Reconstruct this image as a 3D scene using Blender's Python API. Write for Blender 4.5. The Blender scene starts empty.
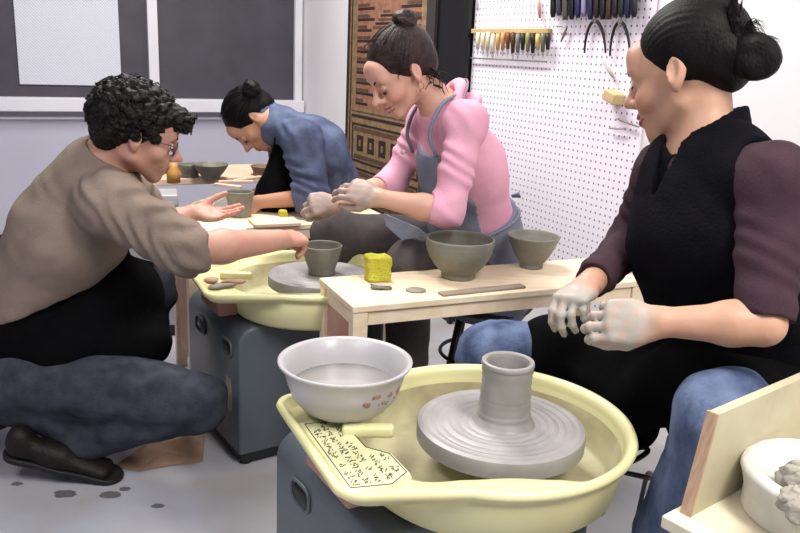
import bpy, bmesh, math, random
import numpy as np
from mathutils import Vector, Matrix, noise
random.seed(4)
S = bpy.context.scene
COL = S.collection
PI = math.pi
# ------------------------------------------------------------------ camera, world, lights, exposure
FPX = 800.0; PITCH = math.radians(15); ROLL = math.radians(2.5); CAMH = 1.22
cam_d = bpy.data.cameras.new('camera'); cam = bpy.data.objects.new('camera', cam_d); COL.objects.link(cam)
cam_d.sensor_width = 36; cam_d.lens = 36; cam_d.clip_start = 0.05
cam.matrix_world = Matrix.Translation((0, 0, CAMH)) @ Matrix.Rotation(PI/2-PITCH, 4, 'X') @ Matrix.Rotation(ROLL, 4, 'Z')
S.camera = cam
w = bpy.data.worlds.new('world'); S.world = w; w.use_nodes = True
w.node_tree.nodes['Background'].inputs[0].default_value = (0.9, 0.92, 1.0, 1)
w.node_tree.nodes['Background'].inputs[1].default_value = 0.25
S.view_settings.view_transform = 'Standard'; S.view_settings.look = 'None'
S.view_settings.gamma = 1; S.view_settings.use_curve_mapping = False
S.view_settings.exposure = 0.5

RA = math.radians(28)                       # the room's own axes
RX = Vector((math.cos(RA), math.sin(RA), 0)); RY = Vector((-math.sin(RA), math.cos(RA), 0))
K = Vector((-.70, 5.42, 0))                 # corner of back wall and right wall
def W(x, y, z): return K + RX*x + RY*y + Vector((0, 0, z))
def area(name, loc, size, sy, power, color, target=None, spread=PI):
    l = bpy.data.lights.new(name, 'AREA'); l.shape = 'RECTANGLE'; l.size = size; l.size_y = sy; l.energy = power; l.color = color
    l.spread = spread
    o = bpy.data.objects.new(name, l); COL.objects.link(o); o.location = loc
    if target is not None: o.rotation_euler = (Vector(target)-Vector(loc)).to_track_quat('-Z', 'Y').to_euler()
    else: o.rotation_euler = (0, 0, RA)
    return o
area('ceiling_lamp', W(-1.0, -2.1, 2.74), .5, 1.6, 62, (1, .97, .93))
area('ceiling_lamp', W(-.95, -5.6, 2.74), .5, 1.6, 62, (1, .97, .93))
area('ceiling_lamp', W(-3.0, -4.6, 2.74), .5, 1.6, 34, (.95, .97, 1))

# ------------------------------------------------------------------ pixel -> point helpers
def ray(px, py):
    dx = px-400; dy = py-266.5
    a = dx*math.cos(ROLL)+dy*math.sin(ROLL); b = -dx*math.sin(ROLL)+dy*math.cos(ROLL)
    return Vector((a, FPX*math.cos(PITCH)-b*math.sin(PITCH), -b*math.cos(PITCH)-FPX*math.sin(PITCH)))
CO = Vector((0, 0, CAMH))
def at(px, py, Y):
    r = ray(px, py); return CO + r*(Y/r.y)
def atz(px, py, z):
    r = ray(px, py); return CO + r*((z-CAMH)/r.z)
def onplane(px, py, p0, n):
    r = ray(px, py); return CO + r*((p0-CO).dot(n)/r.dot(n))
def onR(px, py, off=0.0):          # room coords on right wall (x = -off)
    p = onplane(px, py, W(-off, 0, 0), RX) - K; return p.dot(RY), p.z
def onB(px, py, off=0.0):
    p = onplane(px, py, W(0, -off, 0), RY) - K; return p.dot(RX), p.z

# ------------------------------------------------------------------ materials
def lin(c): return tuple(((v/255)/12.92 if v/255 <= .04045 else ((v/255+.055)/1.055)**2.4) for v in c)
MATS = {}
def mat(name, c, rough=.6, c2=None, scale=8, bump=0, bscale=60, metal=0, spec=.4, detail=4, stretch=(1,1,1), attr=False, sss=0, trans=0, coat=0):
    if name in MATS: return MATS[name]
    m = bpy.data.materials.new(name); m.use_nodes = True; nt = m.node_tree; N = nt.nodes; L = nt.links
    b = N['Principled BSDF']; b.inputs['Roughness'].default_value = rough; b.inputs['Metallic'].default_value = metal
    b.inputs['Specular IOR Level'].default_value = spec
    if coat: b.inputs['Coat Weight'].default_value = coat
    tc = N.new('ShaderNodeTexCoord'); mp = N.new('ShaderNodeMapping'); mp.inputs['Scale'].default_value = stretch
    L.new(tc.outputs['Object'], mp.inputs[0])
    n = N.new('ShaderNodeTexNoise'); n.inputs['Scale'].default_value = scale; n.inputs['Detail'].default_value = detail
    L.new(mp.outputs[0], n.inputs[0])
    cr = N.new('ShaderNodeValToRGB'); e = cr.color_ramp.elements
    e[0].position = .35; e[1].position = .65
    c2 = c2 or tuple(min(255, v*.88) for v in c)
    e[0].color = (*lin(c2), 1); e[1].color = (*lin(c), 1)
    L.new(n.outputs[0], cr.inputs[0])
    out = cr.outputs[0]
    if attr:
        a = N.new('ShaderNodeAttribute'); a.attribute_name = 'paint'
        mx = N.new('ShaderNodeMix'); mx.data_type = 'RGBA'
        sep = N.new('ShaderNodeAttribute'); sep.attribute_name = 'paint_amount'
        L.new(sep.outputs['Fac'], mx.inputs[0]); L.new(out, mx.inputs[6]); L.new(a.outputs['Color'], mx.inputs[7]); out = mx.outputs[2]
    L.new(out, b.inputs['Base Color'])
    if sss:
        b.inputs['Subsurface Weight'].default_value = sss; b.inputs['Subsurface Radius'].default_value = (.012, .005, .003); b.inputs['Subsurface Scale'].default_value = .6
    if trans:
        b.inputs['Transmission Weight'].default_value = trans
    if bump:
        n2 = N.new('ShaderNodeTexNoise'); n2.inputs['Scale'].default_value = bscale; n2.inputs['Detail'].default_value = 3
        L.new(mp.outputs[0], n2.inputs[0])
        bp = N.new('ShaderNodeBump'); bp.inputs['Strength'].default_value = bump; bp.inputs['Distance'].default_value = .01
        L.new(n2.outputs[0], bp.inputs['Height']); L.new(bp.outputs[0], b.inputs['Normal'])
    MATS[name] = m; return m
M = {
 'wall_white': mat('white_wall_paint', (240, 238, 240), .7, (236, 234, 237), 2),
 'wall_lilac': mat('lilac_wall_paint', (188, 187, 203), .7, (182, 181, 197), 2),
 'ceiling': mat('ceiling_paint', (235, 235, 235), .8),
 'trim_white': mat('white_trim_paint', (222, 221, 228), .5, (214, 213, 222), 5),
 'dark_pane': mat('dark_pane', (74, 70, 80), .5, (66, 62, 72), 6),
 'black': mat('black_paint', (16, 15, 17), .45, (10, 10, 11), 6),
 'black_rubber': mat('black_rubber', (24, 24, 26), .6),
 'wood': mat('pale_pine', (238, 220, 192), .55, (228, 204, 172), 5, .08, 60, stretch=(1, 9, 9)),
 'wood_inner': mat('pinkish_board', (196, 152, 130), .6, (176, 132, 112), 5),
 'ply': mat('clay_smeared_plywood', (196, 188, 160), .6, (176, 167, 138), 6, .05, 60),
 'ply_edge': mat('plywood_edge', (186, 156, 128), .6, (170, 136, 110), 30, stretch=(.3, 8, 1)),
 'cream': mat('cream_plastic', (225, 220, 168), .38, (216, 210, 156), 4, coat=.2),
 'cream_dirty': mat('cream_plastic_clay_film', (203, 198, 158), .5, (168, 158, 125), 9),
 'case': mat('blue_grey_metal_case', (88, 96, 102), .36, (80, 88, 94), 4, .04, 300),
 'case_dark': mat('dark_foot', (28, 30, 32), .5),
 'clay': mat('wet_grey_clay', (154, 150, 147), .42, (138, 134, 130), 14, .05, 60),
 'clay2': mat('green_grey_clay', (130, 128, 116), .55, (112, 110, 100), 14, .06, 50),
 'claydry': mat('dry_clay', (156, 150, 138), .8, (128, 122, 112), 22, .4, 70),
 'wheelhead': mat('clay_coated_wheel_head', (160, 156, 155), .38, (142, 138, 136), 9, .05, 50),
 'slip': mat('grey_slip_water', (176, 170, 168), .12, (160, 154, 152), 6, coat=.4),
 'plastic': mat('white_translucent_plastic', (214, 211, 214), .3, (206, 203, 206), 5, trans=.4),
 'plaster': mat('white_plaster', (216, 215, 208), .7, (192, 189, 180), 10, .1, 40),
 'sponge': mat('yellow_sponge', (208, 206, 78), .9, (178, 172, 52), 18, .8, 130),
 'sponge_grey': mat('clay_soaked_sponge', (150, 142, 84), .9, (120, 112, 66), 18, .8, 130),
 'brick': mat('pink_brown_block', (184, 146, 130), .8, (158, 118, 104), 12, .3, 80),
 'paper': mat('white_paper', (232, 230, 236), .8),
 'pinkboard': mat('pale_pink_board', (232, 202, 178), .7, (218, 184, 158), 5),
 'steel': mat('steel', (180, 178, 176), .35, metal=.8),
 'cabinet': mat('grey_lilac_cabinet', (158, 156, 170), .5, (150, 148, 160), 3),
 'hair_black': mat('black_hair', (19, 15, 16), .55, (9, 7, 8), 60, .2, 240, stretch=(1, 1, .35), spec=.14),
 'hair_curly': mat('curly_black_hair', (24, 19, 18), .55, (11, 8, 8), 50, .4, 160, spec=.2),
 'hair_brown': mat('dark_brown_hair', (56, 38, 36), .5, (32, 21, 21), 60, .25, 220, stretch=(.4, 1, 1), spec=.25),
 'shirt': mat('grey_brown_knit', (134, 119, 108), .9, (118, 104, 95), 10, .25, 260, spec=.12),
 'apron_black': mat('black_apron_cloth', (11, 10, 12), .95, (7, 7, 8), 12, .2, 160, spec=.06),
 'jeans_dark': mat('dark_jeans', (64, 66, 76), .85, (46, 47, 57), 20, .3, 220, detail=8, spec=.12),
 'pink': mat('pink_jersey', (220, 164, 184), .85, (212, 152, 174), 8, .15, 200, spec=.12),
 'apron_grey': mat('grey_blue_apron_cloth', (132, 136, 152), .85, (112, 116, 134), 9, .2, 120, spec=.12),
 'trousers': mat('charcoal_trousers', (88, 82, 82), .85, (70, 65, 66), 12, .2, 160, spec=.12),
 'denim_blue': mat('blue_denim_jacket', (90, 99, 124), .85, (66, 74, 98), 14, .25, 160, spec=.12),
 'maroon': mat('dark_maroon_jersey', (66, 47, 55), .8, (54, 37, 45), 10, .15, 200, spec=.12),
 'vest': mat('black_fleece_vest', (17, 16, 22), .95, (11, 11, 15), 14, .25, 160, spec=.06),
 'jeans': mat('blue_jeans', (106, 120, 150), .85, (62, 74, 104), 16, .3, 150, detail=7, stretch=(1, 1, .5), spec=.12),
 'eye_white': mat('eye_white', (225, 220, 215), .2),
 'iris': mat('dark_iris', (30, 20, 16), .2),
 'glass_frame': mat('wire_glasses_frame', (120, 115, 110), .3, metal=.9),
 'shoe': mat('black_shoe_leather', (26, 19, 18), .55, (18, 13, 12), 20, .3, 60, spec=.25),
 'gold': mat('gold_earring', (190, 160, 100), .3, metal=.9),
 'kraft': mat('brown_paper', (166, 134, 112), .9, (138, 110, 92), 9, .3, 40),
 'ink': mat('dark_ink', (86, 88, 78), .7),
}
SK = {'man': mat('skin_man', (194, 148, 130), .55, (184, 136, 118), 12, .06, 120, attr=True, sss=.08),
      'pinkw': mat('skin_pale', (206, 160, 140), .5, (198, 150, 130), 12, .06, 120, attr=True, sss=.08),
      'bluew': mat('skin_tan', (186, 138, 114), .5, (176, 128, 104), 12, .06, 120, attr=True, sss=.08),
      'rightw': mat('skin_warm', (194, 150, 126), .48, (184, 140, 116), 12, .06, 120, attr=True, sss=.08)}
def lens_mat():
    m = bpy.data.materials.new('spectacle_lens'); m.use_nodes = True
    b = m.node_tree.nodes['Principled BSDF']; b.inputs['Transmission Weight'].default_value = 1; b.inputs['Roughness'].default_value = .02
    b.inputs['IOR'].default_value = 1.1; return m
M['lens'] = lens_mat()

# ------------------------------------------------------------------ mesh builder
class MB:
    def __init__(s): s.v = []; s.f = []; s.mi = []
    def add(s, vs, fs, mi=0):
        o = len(s.v); s.v += [tuple(v) for v in vs]; s.f += [[i+o for i in f] for f in fs]; s.mi += [mi]*len(fs); return s
    def box(s, lo, hi, X=None, mi=0, bev=0):
        lo = list(lo); hi = list(hi)
        bm = bmesh.new(); bmesh.ops.create_cube(bm, size=1)
        for v in bm.verts: v.co = Vector([(lo[i]+hi[i])/2+v.co[i]*(hi[i]-lo[i]) for i in range(3)])
        if bev: bmesh.ops.bevel(bm, geom=list(bm.edges), offset=bev, segments=3, affect='EDGES', profile=.5)
        vs = [(X @ v.co if X else v.co.copy()) for v in bm.verts]
        bm.verts.index_update(); fs = [[v.index for v in f.verts] for f in bm.faces]; bm.free()
        return s.add(vs, fs, mi)
    def lathe(s, prof, c=(0, 0, 0), n=64, mi=0, wob=0, squash=(1, 1), seed=0):
        vs = []; fs = []; c = Vector(c)
        for (r, z) in prof:
            for i in range(n):
                a = 2*PI*i/n
                k = 1+wob*(noise.noise(Vector((math.cos(a)*1.5+seed, math.sin(a)*1.5, z*14))))
                vs.append(c+Vector((r*k*math.cos(a)*squash[0], r*k*math.sin(a)*squash[1], z)))
        for j in range(len(prof)-1):
            for i in range(n):
                a = j*n+i; b = j*n+(i+1) % n; fs.append([a, b, b+n, a+n])
        if prof[0][0] > 1e-5: fs.append([i for i in range(n)][::-1])
        if prof[-1][0] > 1e-5: fs.append([(len(prof)-1)*n+i for i in range(n)])
        return s.add(vs, fs, mi)
    def tube(s, pts, r, n=8, mi=0, closed=False):
        pts = [Vector(p) for p in pts]; m = len(pts); rs = r if isinstance(r, (list, tuple)) else [r]*m
        vs = []; fs = []; up = None
        for i, p in enumerate(pts):
            if closed: t = (pts[(i+1) % m]-pts[i-1])
            else: t = (pts[min(i+1, m-1)]-pts[max(i-1, 0)])
            if t.length < 1e-9: t = Vector((0, 0, 1))
            t.normalize()
            if up is None: up = t.orthogonal().normalized()
            up = (up - t*up.dot(t))
            if up.length < 1e-6: up = t.orthogonal()
            up.normalize(); sd = t.cross(up)
            for k in range(n):
                a = 2*PI*k/n; vs.append(p+(up*math.cos(a)+sd*math.sin(a))*rs[i])
        for i in range(m if closed else m-1):
            for k in range(n):
                a = i*n+k; b = i*n+(k+1) % n; j = (i+1) % m; fs.append([a, b, j*n+(k+1) % n, j*n+k])
        if not closed:
            fs.append(list(range(n))[::-1]); fs.append([(m-1)*n+k for k in range(n)])
        return s.add(vs, fs, mi)
    def sphere(s, c, r, n=16, mi=0, sc=(1, 1, 1), X=None):
        vs = []; fs = []; m = n//2
        for j in range(m+1):
            th = PI*j/m
            for i in range(n):
                a = 2*PI*i/n; p = Vector((math.sin(th)*math.cos(a)*r*sc[0], math.sin(th)*math.sin(a)*r*sc[1], math.cos(th)*r*sc[2]))
                if X: p = X @ p
                vs.append(Vector(c)+p)
        for j in range(m):
            for i in range(n):
                a = j*n+i; b = j*n+(i+1) % n; fs.append([a, a+n, b+n, b])
        return s.add(vs, fs, mi)
def spline(P, n=8):
    out = []
    for i in range(len(P)-1):
        p0, p1, p2, p3 = P[max(i-1, 0)], P[i], P[i+1], P[min(i+2, len(P)-1)]
        for k in range(n):
            u = k/n; out.append(.5*((2*p1)+(p2-p0)*u+(2*p0-5*p1+4*p2-p3)*u*u+(3*p1-p0-3*p2+p3)*u**3))
    return out+[P[-1]]
def link_mesh(name, me, mats, parent=None, smooth=True, org=None, angle=None):
    o = bpy.data.objects.new(name, me); COL.objects.link(o)
    for m in (mats if isinstance(mats, (list, tuple)) else [mats]): me.materials.append(m)
    if smooth: me.polygons.foreach_set('use_smooth', [True]*len(me.polygons))
    if angle: me.set_sharp_from_angle(angle=angle)
    if parent is not None: o.parent = parent
    return o
def build(mb, name, mats, parent=None, smooth=False, X=None, angle=None):
    """verts are in world (or thing-local) coordinates; a parent's own place is taken off."""
    org = Vector((0, 0, 0)); p = parent
    while p is not None: org += p.location; p = p.parent
    me = bpy.data.meshes.new(name)
    vs = [tuple((X @ Vector(v) if X else Vector(v))-org) for v in mb.v]
    me.from_pydata(vs, [], mb.f); me.polygons.foreach_set('material_index', mb.mi)
    bm = bmesh.new(); bm.from_mesh(me); bmesh.ops.remove_doubles(bm, verts=bm.verts, dist=1e-6); bmesh.ops.recalc_face_normals(bm, faces=bm.faces); bm.to_mesh(me); bm.free()
    o = link_mesh(name, me, mats, parent, smooth or bool(angle), angle=angle)
    return o
def tag(o, label=None, cat=None, group=None, kind=None):
    if label: o['label'] = label
    if cat: o['category'] = cat
    if group: o['group'] = group
    if kind: o['kind'] = kind
    return o
def thing(name, label, cat, loc=(0, 0, 0), rz=0, group=None):
    o = bpy.data.objects.new(name, None); COL.objects.link(o); o.location = loc; o.rotation_euler = (0, 0, rz)
    o.empty_display_size = .05
    return tag(o, label, cat, group)
def struct(mb, name, mats, **k): return tag(build(mb, name, mats, **k), kind='structure')
def label(o, s): o['label'] = s; return o
def frame(o, x, y, z=None):
    m = Matrix.Identity(4)
    x = Vector(x).normalized(); y = Vector(y); y = (y-x*y.dot(x)).normalized(); z = x.cross(y)
    for i in range(3): m[i][0] = x[i]; m[i][1] = y[i]; m[i][2] = z[i]; m[i][3] = o[i]
    return m
RM = frame(K, RX, RY)       # room local -> world

# ------------------------------------------------------------------ implicit surfaces (bodies, clothes, hair)
def A(v): return np.array(tuple(v), dtype=np.float32)
class Field:
    def __init__(s, lo, hi, h):
        s.h = h; s.lo = A(lo); s.n = [int(math.ceil((hi[i]-lo[i])/h))+1 for i in range(3)]
        s.f = np.full(s.n, .5, dtype=np.float32)
        s.ax = [s.lo[i]+h*np.arange(s.n[i], dtype=np.float32) for i in range(3)]
    def sub(s, lo, hi, m):
        i0 = [max(0, int((lo[i]-m-s.lo[i])/s.h)) for i in range(3)]
        i1 = [min(s.n[i], int((hi[i]+m-s.lo[i])/s.h)+2) for i in range(3)]
        if any(i1[i] <= i0[i] for i in range(3)): return None, None
        sl = tuple(slice(i0[i], i1[i]) for i in range(3))
        return sl, (s.ax[0][sl[0]][:, None, None], s.ax[1][sl[1]][None, :, None], s.ax[2][sl[2]][None, None, :])
    def op(s, prim, k=.01, mode='u'):
        (lo, hi), fn = prim
        sl, P = s.sub(lo, hi, k+3*s.h)
        if sl is None: return s
        d = fn(P); a = s.f[sl]
        if mode == 'u':
            if k > 0: hh = np.maximum(k-np.abs(a-d), 0)/k; s.f[sl] = np.minimum(a, d)-hh*hh*k*.25
            else: s.f[sl] = np.minimum(a, d)
        elif mode == 's':
            d = -d
            if k > 0: hh = np.maximum(k-np.abs(a-d), 0)/k; s.f[sl] = np.maximum(a, d)+hh*hh*k*.25
            else: s.f[sl] = np.maximum(a, d)
        return s
    def add(s, prims, k=.01):
        for p in prims: s.op(p, k)
        return s
    def cut(s, prims, k=.004):
        for p in prims: s.op(p, k, 's')
        return s
    def half(s, p, n, k=0.004):      # removes the side the normal points to
        n = A(Vector(n).normalized()); p = A(p)
        d = (s.ax[0][:, None, None]-p[0])*n[0]+(s.ax[1][None, :, None]-p[1])*n[1]+(s.ax[2][None, None, :]-p[2])*n[2]
        s.f = np.maximum(s.f, d.astype(np.float32)); return s
    def warp(s, fn, band=.03):
        ix = np.nonzero(np.abs(s.f) < band)
        P = [s.ax[i][ix[i]] for i in range(3)]
        s.f[ix] += fn(*P).astype(np.float32); return s
    def minus(s, other_prims, k=0): return s.cut(other_prims, k)
    def mesh(s, name, smooth_it=1):
        f = s.f; ins = f < 0
        c = [ins[a:ins.shape[0]-1+a, b:ins.shape[1]-1+b, d:ins.shape[2]-1+d] for a in (0, 1) for b in (0, 1) for d in (0, 1)]
        al = c[0].copy(); an = c[0].copy()
        for q in c[1:]: al &= q; an |= q
        mk = an & ~al
        I, J, Kk = np.nonzero(mk); nv = len(I)
        idx = np.full(mk.shape, -1, dtype=np.int32); idx[I, J, Kk] = np.arange(nv)
        acc = np.zeros((nv, 3), dtype=np.float32); cnt = np.zeros(nv, dtype=np.float32)
        for ax in range(3):
            o1, o2 = [q for q in range(3) if q != ax]
            for u in (0, 1):
                for v in (0, 1):
                    of = [0, 0, 0]; of[o1] = u; of[o2] = v; oe = list(of); oe[ax] = 1
                    a = f[I+of[0], J+of[1], Kk+of[2]]; b = f[I+oe[0], J+oe[1], Kk+oe[2]]
                    m = (a < 0) != (b < 0); t = np.where(m, a/np.where(m, a-b, 1), 0)
                    for q in range(3):
                        val = (t if q == ax else of[q]); acc[:, q] += np.where(m, val, 0)
                    cnt += m
        acc /= cnt[:, None]
        V = np.stack([I, J, Kk], 1).astype(np.float32)+acc
        V = V*s.h+s.lo
        quads = []
        for ax in range(3):
            sh = [slice(None)]*3; s0 = list(sh); s1 = list(sh); s0[ax] = slice(0, -1); s1[ax] = slice(1, None)
            a = ins[tuple(s0)]; b = ins[tuple(s1)]
            e = np.nonzero(a != b); sgn = a[e]
            e = list(e); o1, o2 = (ax+1) % 3, (ax+2) % 3
            ok = (e[o1] > 0) & (e[o2] > 0) & (e[o1] < mk.shape[o1]) & (e[o2] < mk.shape[o2])
            e = [q[ok] for q in e]; sgn = sgn[ok]
            def cell(d1, d2):
                g = [q.copy() for q in e]; g[o1] = g[o1]-d1; g[o2] = g[o2]-d2; return idx[g[0], g[1], g[2]]
            q = np.stack([cell(1, 1), cell(0, 1), cell(0, 0), cell(1, 0)], 1)
            q[~sgn] = q[~sgn][:, ::-1]
            quads.append(q)
        Q = np.concatenate(quads); Q = Q[(Q >= 0).all(1)]
        for _ in range(smooth_it):
            s_ = np.zeros_like(V); n_ = np.zeros(nv, dtype=np.float32)
            for a, b in ((0, 1), (1, 2), (2, 3), (3, 0)):
                for x, y in ((a, b), (b, a)):
                    for q in range(3): s_[:, q] += np.bincount(Q[:, x], V[Q[:, y], q], nv)
                    n_ += np.bincount(Q[:, x], minlength=nv)
            V = np.where(n_[:, None] > 0, V*.5+.5*s_/np.maximum(n_, 1)[:, None], V)
        # keep only the biggest pieces
        s.V = V
        me = bpy.data.meshes.new(name)
        me.vertices.add(nv); me.vertices.foreach_set('co', V.ravel())
        me.loops.add(Q.size); me.loops.foreach_set('vertex_index', Q.ravel().astype(np.int32))
        me.polygons.add(len(Q)); me.polygons.foreach_set('loop_start', np.arange(0, Q.size, 4, dtype=np.int32))
        me.update(calc_edges=True); me.validate()
        return me
def RC(a, b, ra, rb, wr=None):
    a = A(a); b = A(b); R = max(ra, rb)*1.15
    lo = np.minimum(a, b)-R; hi = np.maximum(a, b)+R; ab = b-a; L2 = float(ab@ab)+1e-9
    def fn(P):
        x, y, z = P[0]-a[0], P[1]-a[1], P[2]-a[2]
        t = np.clip((x*ab[0]+y*ab[1]+z*ab[2])/L2, 0, 1)
        r = ra+(rb-ra)*t
        if wr: r = r+wr[0]*np.sin(t*wr[1]+6*np.sin(x*17+z*23)*wr[2])
        return (np.sqrt((x-t*ab[0])**2+(y-t*ab[1])**2+(z-t*ab[2])**2)-r)
    return (lo, hi), fn
def EL(c, r, R=None):
    c = A(c); m = max(r)*1.05
    ax = np.eye(3, dtype=np.float32) if R is None else np.array([[R[i][j] for i in range(3)] for j in range(3)], dtype=np.float32)
    def fn(P):
        x, y, z = P[0]-c[0], P[1]-c[1], P[2]-c[2]
        q = [(x*ax[i][0]+y*ax[i][1]+z*ax[i][2]) for i in range(3)]
        k0 = np.sqrt(sum((q[i]/r[i])**2 for i in range(3)))+1e-6
        k1 = np.sqrt(sum((q[i]/r[i]**2)**2 for i in range(3)))+1e-6
        return k0*(k0-1)/k1
    return (c-m, c+m), fn
def SEC(a, b, ra, rb, U, wr=None):
    """elliptical limb section: ra = (side, front) radii at a; U = side direction"""
    a = A(a); b = A(b); ab = b-a; L = float(np.sqrt(ab@ab)); T = ab/L
    U = A(Vector(U)); U = U-T*(U@T); U /= np.sqrt(U@U); Vv = np.cross(T, U)
    R = max(*ra, *rb)*1.1; lo = np.minimum(a, b)-R; hi = np.maximum(a, b)+R
    def fn(P):
        x, y, z = P[0]-a[0], P[1]-a[1], P[2]-a[2]
        s = x*T[0]+y*T[1]+z*T[2]; t = np.clip(s/L, 0, 1); e = s-t*L
        u = x*U[0]+y*U[1]+z*U[2]; v = x*Vv[0]+y*Vv[1]+z*Vv[2]
        ru = ra[0]+(rb[0]-ra[0])*t; rv = ra[1]+(rb[1]-ra[1])*t; re = np.minimum(ru, rv)
        if wr: q = wr[0]*np.sin(t*wr[1]+3*np.sin(u*15+v*9)*wr[2]); ru = ru+q; rv = rv+q
        k0 = np.sqrt((u/ru)**2+(v/rv)**2+(e/re)**2)+1e-6
        k1 = np.sqrt((u/ru**2)**2+(v/rv**2)**2+(e/re**2)**2)+1e-6
        return k0*(k0-1)/k1
    return (lo, hi), fn
def chain(pts, rs): return [RC(pts[i], pts[i+1], rs[i], rs[i+1]) for i in range(len(pts)-1)]
def cloth_noise(amp, f=14, seed=0):
    def fn(x, y, z):
        a = np.sin(f*x*1.3+seed+2.2*np.sin(f*.7*z+seed)+1.3*np.sin(f*.5*y))
        b = np.sin(f*z*1.7+1.7*seed+2.0*np.sin(f*.6*x+2)+1.1*np.sin(f*y))
        c = np.sin(f*y*1.9+2.1*np.sin(f*.8*z+1+seed)+f*.4*x)
        r = (a*b+c*.6+.4*np.sin(3*f*(x+z)+3*a)*b)
        return amp*r*.6
    return fn
def box_prim(Mx, h, r=.005):
    Ri = Mx.to_3x3(); c = Mx.translation; m = Vector(h).length+r
    ax = np.array([[Ri[i][j] for i in range(3)] for j in range(3)], dtype=np.float32); cc = A(c)
    def fn(P):
        x, y, z = P[0]-cc[0], P[1]-cc[1], P[2]-cc[2]
        q = [np.abs(x*ax[i][0]+y*ax[i][1]+z*ax[i][2])-h[i]+r for i in range(3)]
        return np.sqrt(sum(np.maximum(v, 0)**2 for v in q))+np.minimum(np.maximum(np.maximum(q[0], q[1]), q[2]), 0)-r
    return (cc-m, cc+m), fn
def emit(field, name, mats, parent, smooth_it=1, paint=None, lab=None):
    me = field.mesh(name, smooth_it)
    if paint is not None:
        nv = len(me.vertices); V = np.empty(nv*3, dtype=np.float32); me.vertices.foreach_get('co', V); V = V.reshape(-1, 3)
        col = np.zeros((nv, 4), dtype=np.float32); col[:, 3] = 1; am = np.zeros(nv, dtype=np.float32)
        for (c, r, colr, st, soft) in paint:
            d = np.sqrt(((V-A(c))**2).sum(1)); wv = np.clip((r-d)/(soft*r), 0, 1)*st
            jj = np.sin(V[:, 0]*160+V[:, 2]*90)*np.sin(V[:, 1]*150+V[:, 2]*130)
            if st > .8: wv = wv*np.clip(.9+.35*jj, 0, 1)
            lc = np.array(lin(colr), dtype=np.float32)
            new = wv+am*(1-wv); k = np.where(new > 1e-4, wv/np.maximum(new, 1e-4), 0)[:, None]
            col[:, :3] = col[:, :3]*(1-k)+lc*k; am = new
        at1 = me.attributes.new('paint', 'FLOAT_COLOR', 'POINT'); at1.data.foreach_set('color', col.ravel())
        at2 = me.attributes.new('paint_amount', 'FLOAT', 'POINT'); at2.data.foreach_set('value', am)
    org = Vector((0, 0, 0)); p = parent
    while p is not None: org += p.location; p = p.parent
    me.transform(Matrix.Translation(-org))
    o = link_mesh(name, me, mats, parent)
    if lab: label(o, lab)
    return o

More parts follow.
